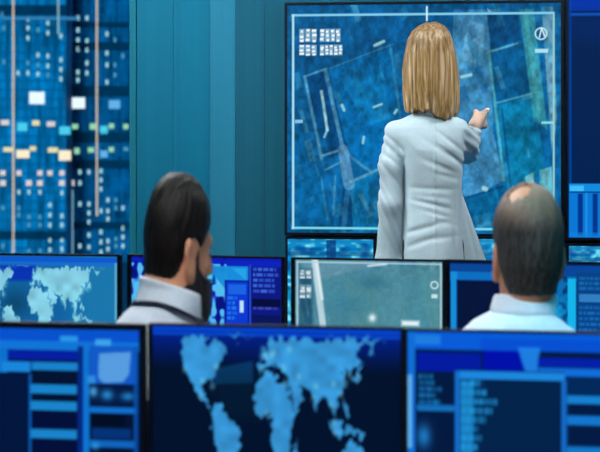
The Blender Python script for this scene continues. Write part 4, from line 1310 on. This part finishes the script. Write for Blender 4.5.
    if lanyard:
        lw = lanyard
        def lf(P):
            X = (P[0] / s) + 300; Y = YH - (P[2] - CZ) / s
            ab = top - cc
            t = np.clip((P[2] - cc[2]) / ab[2], 0, 1)
            x = P[0] - cc[0] - t * ab[0]; y = P[1] - cc[1] - t * ab[1]
            q = (np.sqrt((x / collar['ex']) ** 2 + (y / collar['ey']) ** 2) - (collar['r1'] + (collar['r0'] - collar['r1']) * t)) * collar['ex'] - 0.0075
            surf = np.minimum(torso(P, 0.0), q)
            yc = lw['y'] + ((X - lw['x']) / 20.0) ** 2 * lw['bow'] + (X - lw['x']) * lw['slope']
            return np.maximum(np.maximum(np.abs(surf - 0.003) - 0.004, (np.abs(Y - yc) - lw['h']) * s), P[1] - D)
        mesh_obj('lanyard', nets(lf, axis(cc[0] - .13, cc[0] + .13, [], .003, .003), axis(cc[1] - .14, cc[1] + .14, [], .003, .003), axis(cc[2] - .08, top[2] + .05, [], .003, .003), 'lanyard', 1), M['lanyard'], root, base)['label'] = 'navy lanyard ribbon'
    # the chair he sits on
    e = tag(empty('office_chair', (hip[0], hip[1], 0), -by), chair_label, 'chair', 'office chairs')
    MB().box(-0.23, 0.23, -0.20, 0.24, seat_z - 0.07, seat_z - 0.005, 0.02).build('seat', M['chair_fabric'], e)
    MB().box(-0.20, 0.20, -0.205, -0.165, seat_z + 0.10, seat_z + 0.38, 0.018).build('backrest', M['chair_fabric'], e)
    MB().box(-0.03, 0.03, -0.225, -0.205, seat_z - 0.05, seat_z + 0.25, 0.006).build('back_support', M['black'], e)
    MB().tube((0, 0, 0.10), (0, 0, seat_z - 0.07), 0.028).build('gas_column', M['steel'], e, smooth=False)
    for k in range(5):
        a = k * 2 * math.pi / 5 + 0.3
        bx = MB().tube((0, 0, 0.10), (0.23 * math.cos(a), 0.23 * math.sin(a), 0.075), 0.022, 0.014).build('base_arm', M['black'], e)
        MB().tube((0.23 * math.cos(a) - 0.012 * math.sin(a), 0.23 * math.sin(a) + 0.012 * math.cos(a), 0.03), (0.23 * math.cos(a) + 0.012 * math.sin(a), 0.23 * math.sin(a) - 0.012 * math.cos(a), 0.03), 0.03).build('caster', M['black'], e)

def hair_left(h, L, P):
    t = np.interp(np.clip(L[2], -0.1, 0.13), [-0.08, -0.02, 0.04, 0.09, 0.125], [0.003, 0.006, 0.009, 0.012, 0.014]).astype(np.float32)
    d = smin(h.cranium(L) - t, rcone(P, h.nape[0], h.nape[1], 0.053, 0.055), 0.025)
    a = np.arctan2(L[0], L[1] + 0.02)
    d = d + 0.004 * hash_noise(a * 9 + 300 + L[2] * 25, 11) * (L[2] > 0.02) + 0.0025 * hash_noise(a * 24 + 500 + L[2] * 40, 12)
    # combed-back tuft lines on top
    d = d + 0.006 * hash_noise(L[0] * 95 + 300 + L[1] * 12, 13) * np.clip((L[2] - 0.05) / 0.05, 0, 1)
    yl = np.array([-0.12, -0.05, -0.030, -0.018, 0.005, 0.024, 0.028, 0.060, 0.075, 0.085]); zl = np.array([-0.076, -0.072, -0.055, 0.005, 0.022, 0.012, 0.0, 0.045, 0.062, 0.10])
    line = np.interp(L[1], yl, zl).astype(np.float32) + 0.004 * hash_noise(L[1] * 300 + 400, 14)
    return smax(d, line - L[2], 0.006)

def beard_left(h, L, P):
    t = np.interp(np.clip(L[2], -0.15, 0.03), [-0.13, -0.09, -0.05, 0.0, 0.02], [0.026, 0.020, 0.011, 0.006, 0.003]).astype(np.float32)
    d = h.skull(L) - t
    a = L[0] * 120 + L[1] * 120
    d = d + 0.004 * hash_noise(a + 400 + L[2] * 30, 21)
    yl = np.array([-0.03, -0.012, 0.010, 0.026, 0.035, 0.06, 0.08, 0.12]); zl = np.array([-0.14, -0.080, -0.055, 0.006, -0.032, -0.046, -0.050, -0.046])
    top = np.interp(L[1], yl, zl).astype(np.float32)
    d = smax(d, L[2] - top, 0.006)
    return smax(d, -0.155 - L[2], 0.01)

def hair_right(h, L, P):
    t = np.interp(np.clip(L[2], -0.1, 0.13), [-0.08, -0.02, 0.05, 0.10], [0.004, 0.008, 0.010, 0.008]).astype(np.float32)
    d = smin(h.cranium(L) - t, rcone(P, h.nape[0], h.nape[1], 0.053, 0.055), 0.025)
    a = np.arctan2(L[0], L[1] + 0.02)
    d = d + 0.0035 * hash_noise(a * 12 + 300 + L[2] * 30, 31) + 0.002 * hash_noise(a * 30 + 500 + L[2] * 60, 32)
    yl = np.array([-0.12, -0.05, -0.032, -0.018, 0.005, 0.022, 0.032, 0.060, 0.075, 0.085]); zl = np.array([-0.084, -0.080, -0.064, 0.004, 0.020, 0.016, 0.0, 0.055, 0.075, 0.12])
    line = np.interp(L[1], yl, zl).astype(np.float32) + 0.004 * hash_noise(L[0] * 260 + 400, 34)
    d = smax(d, line - L[2], 0.006)
    # thin patch on the crown
    q = np.sqrt((L[0] + 0.026) ** 2 + ((L[1] + 0.040)) ** 2 * 0.8 + ((L[2] - 0.105) * 0.9) ** 2)
    rr = 0.030 + 0.010 * hash_noise(np.arctan2(L[0] + 0.018, L[1] + 0.04) * 5 + 200, 35)
    return smax(d, rr - q, 0.01)

# torso rows: photo row (or None), z if no row, half width px, centre px, depth offset, half depth m
man('seated man with short dark hair and full beard, white shirt and navy lanyard', 3.05,
    (180, 244, 0.0), 54, -12, (0.715, 0.92, 1.16), 2, (168, 300, -0.03),
    [(289, 0, 17, 168, -0.03, .055), (297, 0, 22, 166, -0.03, .068), (304, 0, 28, 162, -0.03, .080), (311, 0, 33, 158, -0.03, .090), (322, 0, 40, 156, -0.03, .100), (340, 0, 50, 154, -0.03, .112), (372, 0, 54, 152, -0.03, .115), (None, .78, 60, 152, -.02, .112), (None, .48, 58, 152, 0.0, .12)][::-1],
    ((126, 358, 0.0), (184, 358, -0.06)), 24, [(-0.62, 3.55, 0.645), (-0.13, 3.60, 0.645)], 'skin2', 0.46, None, hair_left, 'hair_dark', beard_left,
    dict(x=168, y1=304, x2=171, y0=285, dy=-0.03, dy2=-0.018, ex=1.0, ey=1.12, r1=0.064, r0=0.060, slope=-0.30, sy=-0.15),
    'black office chair under the bearded man', dict(x=158, y=297.5, bow=3.5, slope=0.06, h=2.0))
man('seated balding man with thin greying hair and white shirt, facing away', 3.05,
    (527, 252, 0.0), -4, -4, (0.84, 0.95, 1.16), 0, (524, 312, -0.01),
    [(300, 0, 22, 524, -0.01, .056), (306, 0, 25, 523, -0.01, .062), (311, 0, 30, 522, -0.01, .072), (316, 0, 37, 519, -0.01, .085), (322, 0, 47, 518, -0.01, .095), (332, 0, 57, 518, -0.01, .105), (350, 0, 64, 518, -0.01, .115), (380, 0, 66, 517, -0.01, .12), (None, .76, 68, 518, 0.0, .115), (None, .48, 62, 518, 0.02, .12)][::-1],
    ((472, 366, 0.0), (566, 366, 0.0)), 0, [(0.28, 3.56, 0.645), (0.68, 3.54, 0.645)], 'skin2', 0.46, None, hair_right, 'hair_grey', None,
    dict(x=523, y1=308, x2=525.5, y0=294, dy=-0.005, dy2=0.003, ex=1.0, ey=1.12, r1=0.063, r0=0.060, slope=0.0, sy=-0.12),
    'black office chair under the balding man')
